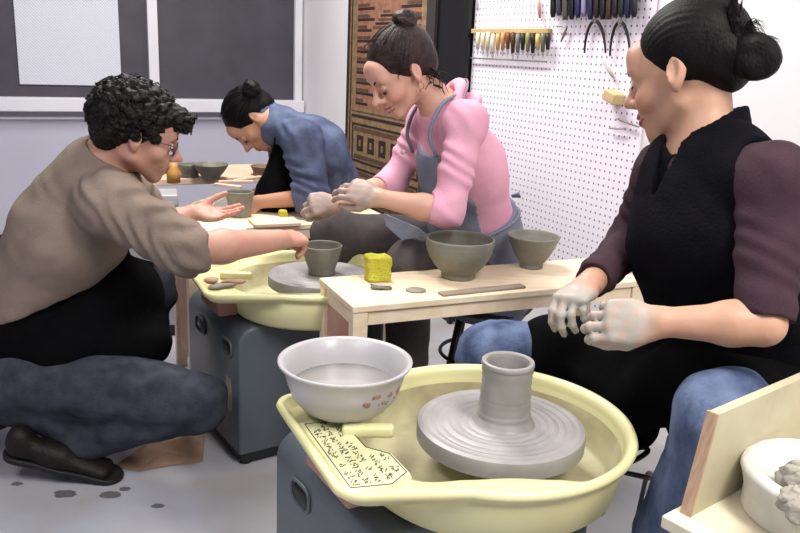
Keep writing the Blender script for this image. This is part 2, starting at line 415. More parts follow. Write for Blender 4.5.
def head_matrix(ear, f, up=(0, 0, 1), side=1, s=1.0):
    """frame of the head: x to the person's right, y forward, z up. ear: visible ear point; side=+1 when that is the right ear"""
    f = Vector(f).normalized(); u = Vector(up); r = f.cross(u).normalized(); u = r.cross(f)
    m = Matrix.Identity(4)
    for i in range(3): m[i][0] = r[i]*s; m[i][1] = f[i]*s; m[i][2] = u[i]*s
    o = Vector(ear)-r*side*.076*s
    for i in range(3): m[i][3] = o[i]
    return m
def head_prims(Hm, smile=0, nose=1.0, female=True, mouth_open=0):
    s = Hm.to_3x3().col[0].length; R = Matrix([[Hm[i][j]/s for j in range(3)] for i in range(3)])
    T = lambda *p: Hm @ Vector(p)
    e = lambda c, r: EL(T(*c), [q*s for q in r], R)
    rc = lambda a, b, ra, rb: RC(T(*a), T(*b), ra*s, rb*s)
    jw = .9 if female else 1.0
    big = [e((0, -.018, .035), (.074, .094, .084)), e((0, .03, .005), (.064, .062, .078)),
           e((0, .036, -.045), (.052*jw, .046, .05)), rc((.046*jw, .0, -.055), (.012, .068, -.094), .018, .014), rc((-.046*jw, .0, -.055), (-.012, .068, -.094), .018, .014),
           e((0, .07, -.093), (.018, .018, .017)), e((.044*jw, .056, -.026-.0), (.021, .022, .02)), e((-.044*jw, .056, -.026), (.021, .022, .02)),
           rc((-.036, .078, .024), (.036, .078, .024), .014, .014), e((0, .072, .05), (.05, .03, .035)), e((0, .078, -.058), (.03, .02, .022))]
    if smile: big += [e((.036, .072, -.036), (.016, .014, .015)), e((-.036, .072, -.036), (.016, .014, .015))]
    cuts = [e((.032, .104, .002), (.019, .02, .013)), e((-.032, .104, .002), (.019, .02, .013))]
    nz = [rc((0, .088, .022), (0, .107+.005*nose, -.022), .0095, .009), e((0, .111+.008*nose, -.029), (.0105, .011, .0095)),
          e((.011, .102, -.034), (.0075, .009, .0075)), e((-.011, .102, -.034), (.0075, .009, .0075))]
    eyes = [e((.031, .079, .001), (.0155, .0135, .0125)), e((-.031, .079, .001), (.0155, .0135, .0125))]
    lips = [rc((-.02-.006*smile, .088-.004*smile, -.061+.006*smile), (0, .098, -.0605), .0045, .0065), rc((.02+.006*smile, .088-.004*smile, -.061+.006*smile), (0, .098, -.0605), .0045, .0065),
            rc((-.016, .088, -.070), (.0, .095, -.072), .005, .0075), rc((.016, .088, -.070), (.0, .095, -.072), .005, .0075)]
    groove = [rc((-.023-.007*smile, .092-.004*smile, -.0655+.007*smile), (0, .106, -.0665), .0017, .0024+mouth_open), rc((.023+.007*smile, .092-.004*smile, -.0655+.007*smile), (0, .106, -.0665), .0017, .0024+mouth_open)]
    ears = []
    earcut = []
    for q in (1, -1):
        er = Matrix.Rotation(-q*.35, 3, 'Z') @ Matrix.Rotation(.2, 3, 'X')
        Rr = R @ er
        ears.append(EL(T(q*.078, -.012, .0), [.008*s, .018*s, .031*s], Rr))
        ears.append(EL(T(q*.074, -.006, -.026), [.007*s, .010*s, .012*s], Rr))
        earcut.append(EL(T(q*.0865, -.008, .004), [.0075*s, .0105*s, .02*s], Rr))
    return dict(big=big, cuts=cuts, nose=nz, eyes=eyes, lips=lips, groove=groove, ears=ears, earcut=earcut, T=T, R=R, s=s)
def add_head(F, hp):
    F.add(hp['big'], .02); F.cut(hp['cuts'], .016); F.add(hp['nose'], .013); F.add(hp['eyes'], .004)
    F.add(hp['lips'], .006); F.cut(hp['groove'], .003); F.add(hp['ears'], .006); F.cut(hp['earcut'], .004)
def hand(Fd, wrist, F, N, side, curls, s=1.0, spread=.0, thumb=(.6, .75, -.25), tb=.5, wr=.0255):
    """F finger direction, N out of the back of the hand, side=+1: thumb lies along N x F, -1 the other way"""
    F = Vector(F).normalized(); N = Vector(N); N = (N-F*N.dot(F)).normalized(); T = N.cross(F)*side
    wrist = Vector(wrist); kb = wrist+F*.082*s
    ps = [SEC(wrist, wrist+F*.045*s, (wr*s, .019*s), (.036*s, .015*s), T), SEC(wrist+F*.04*s, kb, (.036*s, .0155*s), (.038*s, .0125*s), T)]
    Fd.add(ps, .014)
    offs = (.030, .010, -.010, -.028); lens = (.070, .078, .072, .057); fwd = (.0, .005, .001, -.009); rad = (.0092, .0094, .0088, .0078)
    tips = []
    for i in range(4):
        p = kb+T*offs[i]*s+F*(fwd[i]-.004)*s; ang = 0; d = F; c = curls[i]
        c = c if isinstance(c, (tuple, list)) else (c, c*1.1, c*.8)
        sp = T*spread*(1.5-i)
        r = rad[i]*s
        p0 = p-F*.02*s
        Fd.op(RC(p0, p, r*1.15, r*1.12), .008)
        for j, q in enumerate((.45, .31, .26)):
            ang += c[j]; d = (F*math.cos(ang)-N*math.sin(ang)+sp*math.cos(ang)).normalized()
            p2 = p+d*lens[i]*q*s; r2 = r*.93
            Fd.op(RC(p, p2, r*1.06, r2), .0025); Fd.op(EL(p, [r*1.14]*3), .002)
            p = p2; r = r2
        tips.append(p)
    p = wrist+F*.018*s+T*.018*s-N*.004*s
    d = (F*thumb[0]+T*thumb[1]+N*thumb[2]).normalized()
    p2 = p+d*.042*s; Fd.op(RC(p, p2, .0155*s, .013*s), .012)
    d2 = (d+F*tb-T*tb*.8).normalized(); p3 = p2+d2*.034*s; Fd.op(RC(p2, p3, .0118*s, .0105*s), .004)
    d3 = (d2+F*tb*.5-T*tb*.7).normalized(); p4 = p3+d3*.027*s; Fd.op(RC(p3, p4, .0105*s, .0085*s), .003)
    return tips
def lids(hp, Hm, mtr, parent):
    T = hp['T']; 
    for q in (1, -1):
        F = Field(*bounds([T(q*.031, .08, 0)], .025), .002); F.op(EL(T(q*.031, .0815, .0015), (.0142, .0142, .0138)), 0)
        F.half(T(0, .08, -.0045), Hm.to_3x3().col[2]*-1); emit(F, 'eyelid', mtr, parent, 1)
def eyelash(hp, parent, name, mtr):
    T = hp['T']; s = hp['s']
    for q in (1, -1):
        mb = MB()
        if True:
            pts = [T(q*(.014+.034*t), .1005-.019*t*t-.004*t, .0225+.009*math.sin(t*2.4)) for t in np.linspace(0, 1, 8)]
            mb.tube(pts, [r*s for r in (.002, .003, .0032, .003, .0028, .0025, .002, .001)], 6)
        build(mb, 'eyebrow', mtr, parent, smooth=True)
def eyes_part(hp, parent, down=.3):
    T = hp['T']; s = hp['s']
    for q in (1, -1):
        mb = MB(); c = T(q*.031, .0815, .0005)
        mb.sphere(c, .0128*s, 20)
        e = build(mb, 'eye', M['eye_white'], parent, smooth=True)
        mb = MB(); mb.sphere(T(q*.031, .0905, .0005-down*.012), .0052*s, 12); build(mb, 'iris', M['iris'], e, smooth=True)
def mouth(hp, parent, smile=0, teeth=False):
    T = hp['T']; s = hp['s']; L = mat('lips', (168, 96, 92), .45, (156, 84, 82), 30)
    def arc(z, dip, y0, w_): return [T(x*w_, y0-.0145*x*x*(1+smile*.3), z+dip*(1-x*x)+.008*smile*x*x) for x in np.linspace(-1, 1, 13)]
    w_ = .024+.007*smile; g = .0022*(1 if teeth else 0)
    mb = MB(); rs = [(.0012+.0034*(1-x*x))*s for x in np.linspace(-1, 1, 13)]
    mb.tube(arc(-.0628+g, -.0005, .1005, w_), rs, 8); mb.tube(arc(-.0695-g, -.002, .098, w_), [q*1.15 for q in rs], 8)
    m = build(mb, 'lips', L, parent, smooth=True)
    if teeth: build(MB().tube(arc(-.066, -.001, .0985, w_*.8), [q*.8 for q in rs], 8), 'teeth', M['eye_white'], parent, smooth=True)
    return m
def lashes(hp, parent, mtr):
    T = hp['T']; s = hp['s']
    for q in (1, -1):
        mb = MB()
        pts = [T(q*(.031+.0145*math.cos(a)), .0915-.006*abs(math.cos(a))**2*(1 if math.cos(a) > 0 else .2), -.002-.0045*math.sin(a)) for a in np.linspace(0, PI, 9)]
        mb.tube(pts, .0012*s, 5); build(mb, 'eyelashes', mtr, parent, smooth=True)
exec_parts = []
# ================================================================== THE SETTING
mb = MB(); mb.box((-6, -9, -.1), (.1, .1, 0)); fl = struct(mb, 'floor', None or mat('grey_concrete_floor', (176, 178, 188), .35, (164, 159, 158), 3.5, .03, 20, detail=8), X=RM)
mb = MB(); mb.box((-6, -9, 2.8), (.1, .1, 2.9)); struct(mb, 'ceiling', M['ceiling'], X=RM)
mb = MB(); mb.box((-6, 0, 0), (0, .1, 2.8)); struct(mb, 'wall_back', M['wall_lilac'], X=RM)
mb = MB(); mb.box((0, -9, 0), (.1, .1, 2.8)); struct(mb, 'wall_right', M['wall_white'], X=RM)
mb = MB(); mb.box((-6.1, -9, 0), (-6, .1, 2.8)); struct(mb, 'wall_left', M['wall_lilac'], X=RM)
mb = MB(); mb.box((-6.1, -9.1, 0), (.1, -9, 2.8)); struct(mb, 'wall_front', M['wall_lilac'], X=RM)
# window band on the back wall
def wpt(px, py): return onB(px, py)
x0p, zs = wpt(-30, 96); _, zs = wpt(150, 98); zs0 = wpt(150, 111)[1]
xl = wpt(-60, 50)[0]; xm0 = wpt(147, 50)[0]; xm1 = wpt(157, 50)[0]; xr = wpt(293, 50)[0]
ZT = 2.45
def dk(n):  # white frame parts as meshes of their own
    return n
win = tag(build(MB().box((xl, -.012, zs), (xm0, 0, ZT)), 'window_1', M['dark_pane'], X=RM), kind='structure')
build(MB().box((xm0, -.05, zs-.0), (xm1, 0, ZT), bev=.004), 'window_frame', M['trim_white'], win, X=RM)
px0, pz0 = wpt(18, 84); px1, _ = wpt(121, 84)
pl0 = wpt(16, 40)[0]
def hatch():
    m = bpy.data.materials.new('hatched_white_panel'); m.use_nodes = True; nt = m.node_tree; N = nt.nodes; L = nt.links; b = N['Principled BSDF']
    tc = N.new('ShaderNodeTexCoord'); mp = N.new('ShaderNodeMapping'); mp.inputs['Rotation'].default_value = (0, .9, -RA)
    L.new(tc.outputs['Object'], mp.inputs[0])
    wv = N.new('ShaderNodeTexWave'); wv.inputs['Scale'].default_value = 26; wv.inputs['Distortion'].default_value = 1.2; wv.inputs['Detail'].default_value = 1; wv.inputs['Detail Scale'].default_value = 3
    L.new(mp.outputs[0], wv.inputs[0]); cr = N.new('ShaderNodeValToRGB'); cr.color_ramp.elements[0].color = (*lin((188, 192, 204)), 1); cr.color_ramp.elements[1].color = (*lin((218, 222, 232)), 1)
    L.new(wv.outputs[0], cr.inputs[0]); L.new(cr.outputs[0], b.inputs['Base Color']); b.inputs['Roughness'].default_value = .6; return m
M['hatch'] = hatch()
tag(build(MB().box((pl0, -.025, pz0), (px1, -.0125, ZT-.05), bev=.003), 'window_screen', M['hatch'], X=RM), 'pale panel with fine diagonal hatching mounted on the left dark pane', 'panel')
win2 = tag(build(MB().box((xm1, -.012, zs), (xr, 0, ZT)), 'window_2', M['dark_pane'], X=RM), kind='structure')
build(MB().box((xr, -.04, zs-.02), (xr+.05, 0, ZT), bev=.004), 'window_frame', M['trim_white'], win2, X=RM)
build(MB().box((xl, -.09, zs0), (xr+.05, 0, zs), bev=.006), 'window_sill', M['trim_white'], win, X=RM)
zc = wpt(200, 117)[1]
struct(MB().box((xl, -.03, zc-.012), (xr+.05, 0, zc)), 'trim_1', M['trim_white'], X=RM)
struct(MB().box((-6, -.02, 0), (-.02, 0, .09)), 'baseboard_back', M['case_dark'], X=RM)
# right wall: dark doorway trim
ya, _ = onR(442, 60); yb, _ = onR(473, 40)
dr = tag(build(MB().box((-.035, ya, 0), (0, yb, 2.3)), 'door_1', M['black'], X=RM), kind='structure')
yc, _ = onR(434, 60)
build(MB().box((-.05, yc, 0), (0, ya-.0, 2.3), bev=.004), 'door_frame', mat('dark_grey_frame', (58, 54, 56), .5), dr, X=RM)
build(MB().box((-.05, yb-.03, 0), (-.03, yb, 2.3), bev=.004), 'door_edge', M['black'], dr, X=RM)

# pegboard on the right wall
y1, _ = onR(474.5, 60); y2, _ = onR(643, 130)
zb = onR(560, 300)[1]
def pegmat():
    m = bpy.data.materials.new('white_pegboard'); m.use_nodes = True; nt = m.node_tree; N = nt.nodes; L = nt.links; b = N['Principled BSDF']
    tc = N.new('ShaderNodeTexCoord'); sp = N.new('ShaderNodeSeparateXYZ')
    mp = N.new('ShaderNodeMapping'); mp.inputs['Rotation'].default_value = (0, 0, -RA); L.new(tc.outputs['Object'], mp.inputs[0]); L.new(mp.outputs[0], sp.inputs[0])
    def cell(o):
        a = N.new('ShaderNodeMath'); a.operation = 'MULTIPLY'; a.inputs[1].default_value = 1/.0254; L.new(o, a.inputs[0])
        f = N.new('ShaderNodeMath'); f.operation = 'FRACT'; L.new(a.outputs[0], f.inputs[0])
        s = N.new('ShaderNodeMath'); s.operation = 'SUBTRACT'; s.inputs[1].default_value = .5; L.new(f.outputs[0], s.inputs[0])
        p = N.new('ShaderNodeMath'); p.operation = 'POWER'; p.inputs[1].default_value = 2; L.new(s.outputs[0], p.inputs[0]); return p.outputs[0]
    ad = N.new('ShaderNodeMath'); L.new(cell(sp.outputs['Y']), ad.inputs[0]); L.new(cell(sp.outputs['Z']), ad.inputs[1])
    lt = N.new('ShaderNodeMath'); lt.operation = 'LESS_THAN'; lt.inputs[1].default_value = .024; L.new(ad.outputs[0], lt.inputs[0])
    mx = N.new('ShaderNodeMix'); mx.data_type = 'RGBA'; mx.inputs[6].default_value = (*lin((240, 234, 243)), 1); mx.inputs[7].default_value = (*lin((120, 105, 135)), 1)
    L.new(lt.outputs[0], mx.inputs[0]); L.new(mx.outputs[2], b.inputs['Base Color']); b.inputs['Roughness'].default_value = .5; return m
M['peg'] = pegmat()
tag(build(MB().box((-.012, y2, zb), (-.002, y1, 2.4)), 'pegboard', M['peg'], X=RM), 'white perforated pegboard on the right wall holding hand tools', 'pegboard')

# woven hanging, dark figures on tan and salmon
def rug():
    (ya, za), (yb, _) = onR(345, 150), onR(434, 60); yl = onR(349, 60)[0]
    ztop = 2.25; zbot = onR(380, 210)[1]; mb = MB()
    Wd = yb-yl            # yb < yl (toward camera is smaller y)
    def q(u0, v0, u1, v1, mi, d): # u across (0..1 left to right), v up from bottom in m
        ys = sorted((yl+Wd*u0, yl+Wd*u1)); mb.box((-.012-d, ys[0], zbot+v0), (-.003, ys[1], zbot+v1), mi=mi)
    Ht = ztop-zbot
    q(0, 0, 1, Ht, 0, 0)
    q(.0, 0, .035, Ht, 1, .001); q(.055, 0, .07, Ht, 1, .001); q(.96, 0, 1, Ht, 1, .001)
    lv = lambda py: onR(390, py)[1]-zbot
    # framed lower field with small pale squares on dark
    def framed(v0, v1):
        q(.1, v0, .92, v0+.012, 1, .0015); q(.1, v1-.012, .92, v1, 1, .0015); q(.1, v0, .115, v1, 1, .0015); q(.905, v0, .92, v1, 1, .0015)
        q(.13, v0+.02, .89, v0+.045, 3, .0012); q(.13, v1-.045, .89, v1-.02, 3, .0012)
        n = 5
        for i in range(n):
            u = .17+i*.145; h = (v1-v0); q(u, v0+h*.3, u+.085, v0+h*.7, 1, .0016); q(u+.03, v0+h*.42, u+.055, v0+h*.58, 2, .002)
    framed(lv(172), lv(130)); framed(lv(216), lv(178))
    v = lv(122)
    q(.09, v-.01, .93, v+.006, 1, .0015); q(.09, v+.02, .93, v+.028, 3, .0015)
    # upper field: salmon centre with stepped dark teeth left and right
    va = lv(112); vb = Ht-.1
    q(.14, va, .88, vb, 2, .0008)
    n = 22
    for i in range(n):
        h = (vb-va)/n; k = .10+.07*abs(math.sin(i*1.3)); v0 = va+i*h
        q(.14, v0+h*.2, .14+k+.06, v0+h*.45, 1, .0016); q(.14, v0+h*.5, .14+k, v0+h*.8, 3, .0016)
        q(.88-k-.06, v0+h*.2, .88, v0+h*.45, 1, .0016); q(.88-k, v0+h*.5, .88, v0+h*.8, 3, .0016)
    for c in (.5,):
        for j, vv in enumerate((va+.12, va+.42, va+.7, va+.95)):
            for r in range(5):
                q(c-.16+r*.03, vv+r*.02, c+.16-r*.03, vv+r*.02+.012, 1 if r % 2 else 3, .0018)
    o = build(mb, 'wall_hanging', [mat('tan_wool', (150, 124, 92), .95, (122, 98, 70), 30, .4, 120), mat('dark_brown_wool', (48, 34, 28), .95, (36, 26, 22), 30, .4, 120),
        mat('salmon_wool', (160, 114, 92), .95, (136, 92, 74), 30, .4, 120), mat('mid_brown_wool', (98, 74, 54), .95, (78, 58, 42), 30, .4, 120)], X=RM)
    tag(o, 'woven brown and salmon wall hanging with dark zigzag pattern beside the black door', 'wall hanging')
rug()

# ---- tools on the pegboard
def RP(px, py, off=.02):
    y, z = onR(px, py, off); return W(-off, y, z)
rail = thing('tool_rack', 'wooden rail on the pegboard holding a row of trimming tools', 'tool rack', RP(512, 30))
pa = RP(474, 31); pb = RP(551, 26)
mb = MB(); ya, za = onR(474, 31, .02); yb, zb_ = onR(551, 26, .02); mb.box((-.035, yb, za-.01), (-.012, ya, za+.008), bev=.002)
build(mb, 'rail', mat('honey_wood', (206, 172, 120), .6), rail, X=RM)
mb = MB(); zl = onR(512, 60, .02)[1]
mb.tube([W(-.03, ya-(ya-yb)*i/11, zl) for i in range(12)], .003, 6)
build(mb, 'lower_wire', M['steel'], rail)
cols = [('cream', (232, 222, 190)), ('pale', (238, 224, 196)), ('cream', (226, 214, 176)), ('pale', (240, 230, 210)), ('tan', (210, 170, 110)), ('tan', (196, 150, 96)), ('brown', (126, 72, 40)), ('dark brown', (84, 52, 36)), ('grey', (120, 126, 110)), ('black', (44, 40, 40)), ('olive', (150, 140, 90)), ('black', (34, 32, 34)), ('yellow', (220, 192, 120)), ('grey green', (110, 116, 90)), ('black', (40, 38, 38))]
n = len(cols)
ordn = ['leftmost', 'second from the left', 'third from the left', 'fourth from the left', 'fifth from the left', 'sixth from the left', 'seventh from the left', 'middle one', 'seventh from the right', 'sixth from the right', 'fifth from the right', 'fourth from the right', 'third from the right', 'second from the right', 'rightmost']
for i, (cn, c) in enumerate(cols):
    px = 478+i*(548-478)/(n-1); top = 33+random.uniform(-1, 1); bot = 57+random.uniform(-3, 3)
    t = thing('trimming_tool', f'{cn} handled trimming tool on the pegboard rail, {ordn[i]} of the row', 'hand tool', RP(px, top, .045), group='tools in the wooden rail')
    a = RP(px, top, .045); b = RP(px-.3, bot, .045); m = a.lerp(b, .75)
    mb = MB(); mb.tube([a, a.lerp(m, .3), m], [.008, .0105, .007], 8); build(mb, 'handle', mat(f'handle_{i}', c, .5), t, smooth=True)
    mb = MB(); e = b; d = RY*.006; mb.tube([m, m.lerp(e, .3)+d, e, m.lerp(e, .3)-d, m], .0016, 5); build(mb, 'loop_blade', M['steel'], t, smooth=True)
dk2 = [('black', (26, 24, 28)), ('slate', (66, 66, 80)), ('olive grey', (86, 88, 76)), ('black', (20, 18, 22)), ('navy', (44, 46, 96)), ('pale blue', (150, 150, 180)), ('navy', (40, 40, 84)), ('dark brown', (48, 32, 28)), ('black', (28, 22, 22)), ('brown', (70, 52, 40)), ('purple black', (44, 30, 50)), ('green black', (34, 48, 42)), ('navy', (34, 36, 70)), ('black', (24, 24, 28))]
nn = len(dk2)
o2 = ['leftmost', 'second from left', 'third from left', 'fourth from left', 'fifth from left', 'sixth from left', 'seventh from left', 'seventh from right', 'sixth from right', 'fifth from right', 'fourth from right', 'third from right', 'second from right', 'rightmost']
for i, (cn, c) in enumerate(dk2):
    px = 553+i*(634-553)/(nn-1); bot = 17+random.uniform(-2, 3)
    a = RP(px+.5, -28, .05); b = RP(px, bot, .05)
    t = thing('carving_knife', f'{cn} carving tool high on the pegboard, {o2[i]} in its row', 'hand tool', a, group='dark handled tools at the top of the pegboard')
    mb = MB(); mb.tube([a.lerp(b, .35), a.lerp(b, .5), a.lerp(b, .9), b], [.006, .010, .011, .007], 8); build(mb, 'handle', mat(f'dhandle_{i}', c, .4), t, smooth=True)
    mb = MB(); mb.tube([a, a.lerp(b, .36)], [.002, .004], 6); build(mb, 'blade', M['steel'], t, smooth=True)
mb = MB(); yA, zA = onR(548, -2, .03); yB, _ = onR(640, -6, .03); mb.box((-.06, yB, zA-.008), (-.012, yA, zA+.008)); tag(build(mb, 'tool_rail', M['steel'], X=RM), 'metal magnetic rail at the top of the pegboard behind dark tools', 'rail')
def caliper(cx, cy, wpx, hpx, name, lab):
    t = thing('calipers', lab, 'calipers', RP(cx, cy, .03))
    for sgn in (-1, 1):
        pts = []
        for k in range(12):
            u = k/11; px = cx+sgn*wpx*math.sin(u*PI*.5)*(.9+.1*u); py = cy+hpx*(1-math.cos(u*PI*.5))
            pts.append(RP(px, py, .03))
        build(MB().tube(pts, [.0065-.003*k/11 for k in range(12)], 6), 'leg', M['black'], t, smooth=True)
    build(MB().sphere(RP(cx, cy, .034), .009, 10), 'pivot', M['steel'], t, smooth=True)
caliper(595, 21, 10.5, 32, '', 'black bow calipers hanging on the pegboard left of the other pair')
caliper(620, 22, 10, 34, '', 'black bow calipers partly behind the hair of the woman in the vest')
def small_tool(p, q, r, c, lab, name='needle_tool', head=None, ct='hand tool'):
    t = thing(name, lab, ct, RP(*p, .03)); a = RP(*p, .03); b = RP(*q, .03)
    build(MB().tube([a, a.lerp(b, .5), b], [r*.7, r, r*.6], 8), 'handle', mat('sm'+lab[:18].replace(' ', '_'), c, .5), t, smooth=True)
    if head is not None:
        h = RP(*head, .03); build(MB().tube([a, h], [r*.5, r*.35], 6), 'tip', M['steel'], t, smooth=True)
small_tool((567, 27), (561, 42), .005, (120, 96, 84), 'small brown bent tool hanging just right of the rail', head=(555, 26))
small_tool((604, 63), (614, 78), .006, (176, 166, 160), 'grey slanted tool on the pegboard below the calipers')
small_tool((609, 128), (624, 129), .004, (166, 150, 148), 'short grey pin lying level low on the pegboard')
small_tool((618, 119), (639, 127), .0045, (140, 132, 126), 'thin grey curved tool near the chin of the vest woman', head=(616, 119))
small_tool((538, -4), (540, 18), .008, (198, 160, 150), 'pink brown tool hanging above the right end of the wooden rail')
small_tool((477, -2), (478, 11), .004, (140, 132, 150), 'small grey tool hanging above the left end of the wooden rail')
mb = MB(); c = RP(615, 97, .03); mb.box((-.03, -.03, -.018), (.02, .03, .018), X=frame(c, RX, RY+Vector((0, 0, .3))), bev=.005)
t = tag(build(mb, 'wood_block', mat('yellow_wood_block', (206, 180, 130), .6)), 'small yellowish wooden block hung on the pegboard near her nose', 'block')

# grey cabinet behind the crouching man
cb = thing('cabinet', 'grey lilac cabinet with black plinth standing behind the kneeling man', 'cabinet', (-1.1, 3.38, 0))
cm = Matrix.Translation((-1.12, 3.3, 0)) @ Matrix.Rotation(.2, 4, 'Z')
build(MB().box((-.2, -.1, .05), (.165, .12, .56), bev=.006), 'body', M['cabinet'], cb, X=cm)
build(MB().box((-.19, -.09, 0), (.155, .11, .05)), 'plinth', M['case_dark'], cb, X=cm)

# ================================================================== POTTERY WHEELS
PC = (-.02, .012)                       # pan centre in wheel coordinates
def outline(th, inset=0):
    """distance from the pan centre to the pan's edge in direction th"""
    R = .268; c, s_ = math.cos(th), math.sin(th)
    ex = .352; cr = .035; hw = .158 if s_ < 0 else .222
    def ins(r):
        x, y = r*c, r*s_
        d1 = math.hypot(x, y)-R
        qx = abs(x+ex/2)-(ex/2-cr); qy = abs(y)-((hw+(.268-hw)*min(1, max(0, 1-abs(x)/ex))**1.05)-cr)
        d2 = math.hypot(max(qx, 0), max(qy, 0))+min(max(qx, qy), 0)-cr
        if x > 0: d2 = 1
        return min(d1, d2)
    lo, hi = .2, .55
    for _ in range(26):
        m = (lo+hi)/2
        if ins(m) < 0: lo = m
        else: hi = m
    return lo-inset
THS = [2*PI*i/300 for i in range(300)]
OUT = [outline(t) for t in THS]
def make_wheel(lab, loc, rz, full):
    t = thing('pottery_wheel', lab, 'pottery wheel', (0, 0, 0))
    cm = Matrix.Rotation(.15, 4, 'Z')
    mb = MB()
    # case: rounded top box (profile in local y-z, extruded along x)
    x0, x1, y0, y1, zt, zb2 = -.295, .20, -.07, .37, .438, .035
    mb.box((x0, y0, zb2), (x1, y1, zt), bev=.0); bm = bmesh.new(); bmesh.ops.create_cube(bm, size=1)
    for v in bm.verts: v.co = Vector(((x0+x1)/2+v.co.x*(x1-x0), (y0+y1)/2+v.co.y*(y1-y0), (zt+zb2)/2+v.co.z*(zt-zb2)))
    top = [e for e in bm.edges if all(v.co.z > zt-.01 for v in e.verts) and all(v.co.x < x0+.01 for v in e.verts)] + [e for e in bm.edges if all(v.co.z > zt-.01 for v in e.verts) and all(v.co.x > x1-.01 for v in e.verts)]
    bmesh.ops.bevel(bm, geom=top, offset=.055, segments=8, affect='EDGES', profile=.5)
    oth = [e for e in bm.edges if len(e.link_faces) == 2 and e.calc_face_angle() > .9]
    bmesh.ops.bevel(bm, geom=oth, offset=.012, segments=3, affect='EDGES', profile=.5)
    bm.verts.index_update(); mb = MB(); mb.add([v.co.copy() for v in bm.verts], [[v.index for v in f.verts] for f in bm.faces]); bm.free()
    cs = build(mb, 'case', M['case'], t, X=cm, angle=.6)
    for yy in (.02, .245):
        build(MB().box((x0-.004, yy-.035, .335), (x0+.012, yy+.035, .375), bev=.012), 'hand_slot', M['black'], cs, X=cm, smooth=True)
        mb = MB(); mb.tube([Vector((x0-.002, yy+.04*math.copysign(1, math.cos(a))*abs(math.cos(a))**.6, .355+.026*math.copysign(1, math.sin(a))*abs(math.sin(a))**.6)) for a in np.linspace(0, 2*PI, 28)[:-1]], .004, 6, closed=True)
        build(mb, 'slot_rim', M['case'], cs, X=cm, smooth=True)
    mb = MB(); mb.sphere((x0+.1, y0+.02, zt+.002), .008, 12, sc=(1, 1, .5)); build(mb, 'bolt', M['steel'], cs, X=cm, smooth=True)
    mb = MB(); mb.box((x0-.002, y0+.06, .16), (x0+.003, y0+.10, .26)); label(build(mb, 'clay_splash', M['claydry'], cs, X=cm), 'dried pale clay splash')
    build(MB().box((x0+.01, y0+.006, .012), (x1-.01, y1-.006, .036)), 'base_strip', M['case_dark'], t, X=cm)
    for (xx, yy) in ((x0+.03, y0+.03), (x1-.03, y0+.03), (x0+.03, y1-.03), (x1-.03, y1-.03)):
        build(MB().lathe([(.0, 0), (.018, 0), (.016, .012), (0, .012)], (xx, yy, 0), 16), 'foot', M['black_rubber'], t, X=cm, smooth=True)
    # splash pan
    mb = MB(); n = len(THS); px_, py_ = PC
    rows = []
    for i, th in enumerate(THS):
        Ro = OUT[i]; c, s_ = math.cos(th), math.sin(th); tray = Ro-.268
        prof = [(Ro-.004, .540), (Ro+.004, .545), (Ro+.0065, .552), (Ro+.003, .559), (Ro-.005, .560), (Ro-.011, .556), (Ro-.016, .548 if tray < .004 else .541)]
        fl = .048*math.exp(-(((th-math.radians(250)))/.5)**2); ri = .250-fl
        b = min(1, fl/.03); b = b*b*(3-2*b)
        if tray > .02: lo_ = [(Ro-.016, .541), (ri+(Ro-ri)*.5, .538), (ri+.008, .5375), (ri, .530)]
        else: k_ = tray/.02; lo_ = [(Ro-.016, .548-.007*k_), (ri+.002+(Ro-ri)*.4*k_, .540), (ri+.008*k_, .534+.003*k_), (ri-.002+.002*k_, .525+.005*k_)]
        hi_ = [(Ro-.016, .5525), (ri+(Ro-ri)*.4, .5515), (ri+.004, .550), (ri, .540)]
        prof = prof[:-1]+[(p_[0]*(1-b)+q_[0]*b, p_[1]*(1-b)+q_[1]*b) for p_, q_ in zip(lo_, hi_)]
        prof += [(.243-fl, .50), (.236-fl, .463), (.226-fl, .455), (.1, .453), (.03, .454)]
        under = [(.03, .446), (.1, .446), (.232, .446), (.243, .456), (.252, .50), (max(.256, min(Ro-.01, .258)), .526), (Ro-.012, .531), (Ro-.004, .540)]
        prof += under
        rows.append([Vector((px_+r*c, py_+r*s_, z)) for r, z in prof])
    m = len(rows[0]); vs = [v for r in rows for v in r]; fs = []
    for i in range(n):
        for j in range(m-1):
            a = i*m+j; b = ((i+1) % n)*m+j; fs.append([a, a+1, b+1, b])
    mi = []
    mb.add(vs, fs)
    for q, f in enumerate(mb.f):
        j = (q % (m-1)); mb.mi[q] = 1 if 9 <= j <= 13 else 0
    pan = build(mb, 'splash_pan', [M['cream'], M['cream_dirty']], t, smooth=True)
    # raised label plate and its printed text block, ramp beside it
    if full:
        lp = Matrix.Translation((px_-.258, py_-.012, .5375)) @ Matrix.Diagonal((.95, 1, 1, 1))
        mb = MB(); pts = [(-.080, -.122), (.0, -.135), (.046, -.105), (.044, -.03), (.008, .01), (.004, .135), (-.080, .145)]
        vs = [Vector((x, y, 0)) for x, y in pts]+[Vector((x*.96, y*.96, .007)) for x, y in pts]; k = len(pts)
        mb.add(vs, [list(range(k, 2*k))]+[[i, (i+1) % k, (i+1) % k+k, i+k] for i in range(k)])
        plate = build(mb, 'instruction_plate', mat('cream_print_plate', (228, 224, 176), .5), pan, X=lp)
        mb = MB()
        fr = [(x*.88, y*.9) for x, y in pts]
        for i in range(k):
            a = Vector((*fr[i], .0076)); b = Vector((*fr[(i+1) % k], .0076)); mb.tube([a, b], .0009, 4)
        rnd = random.Random(3)
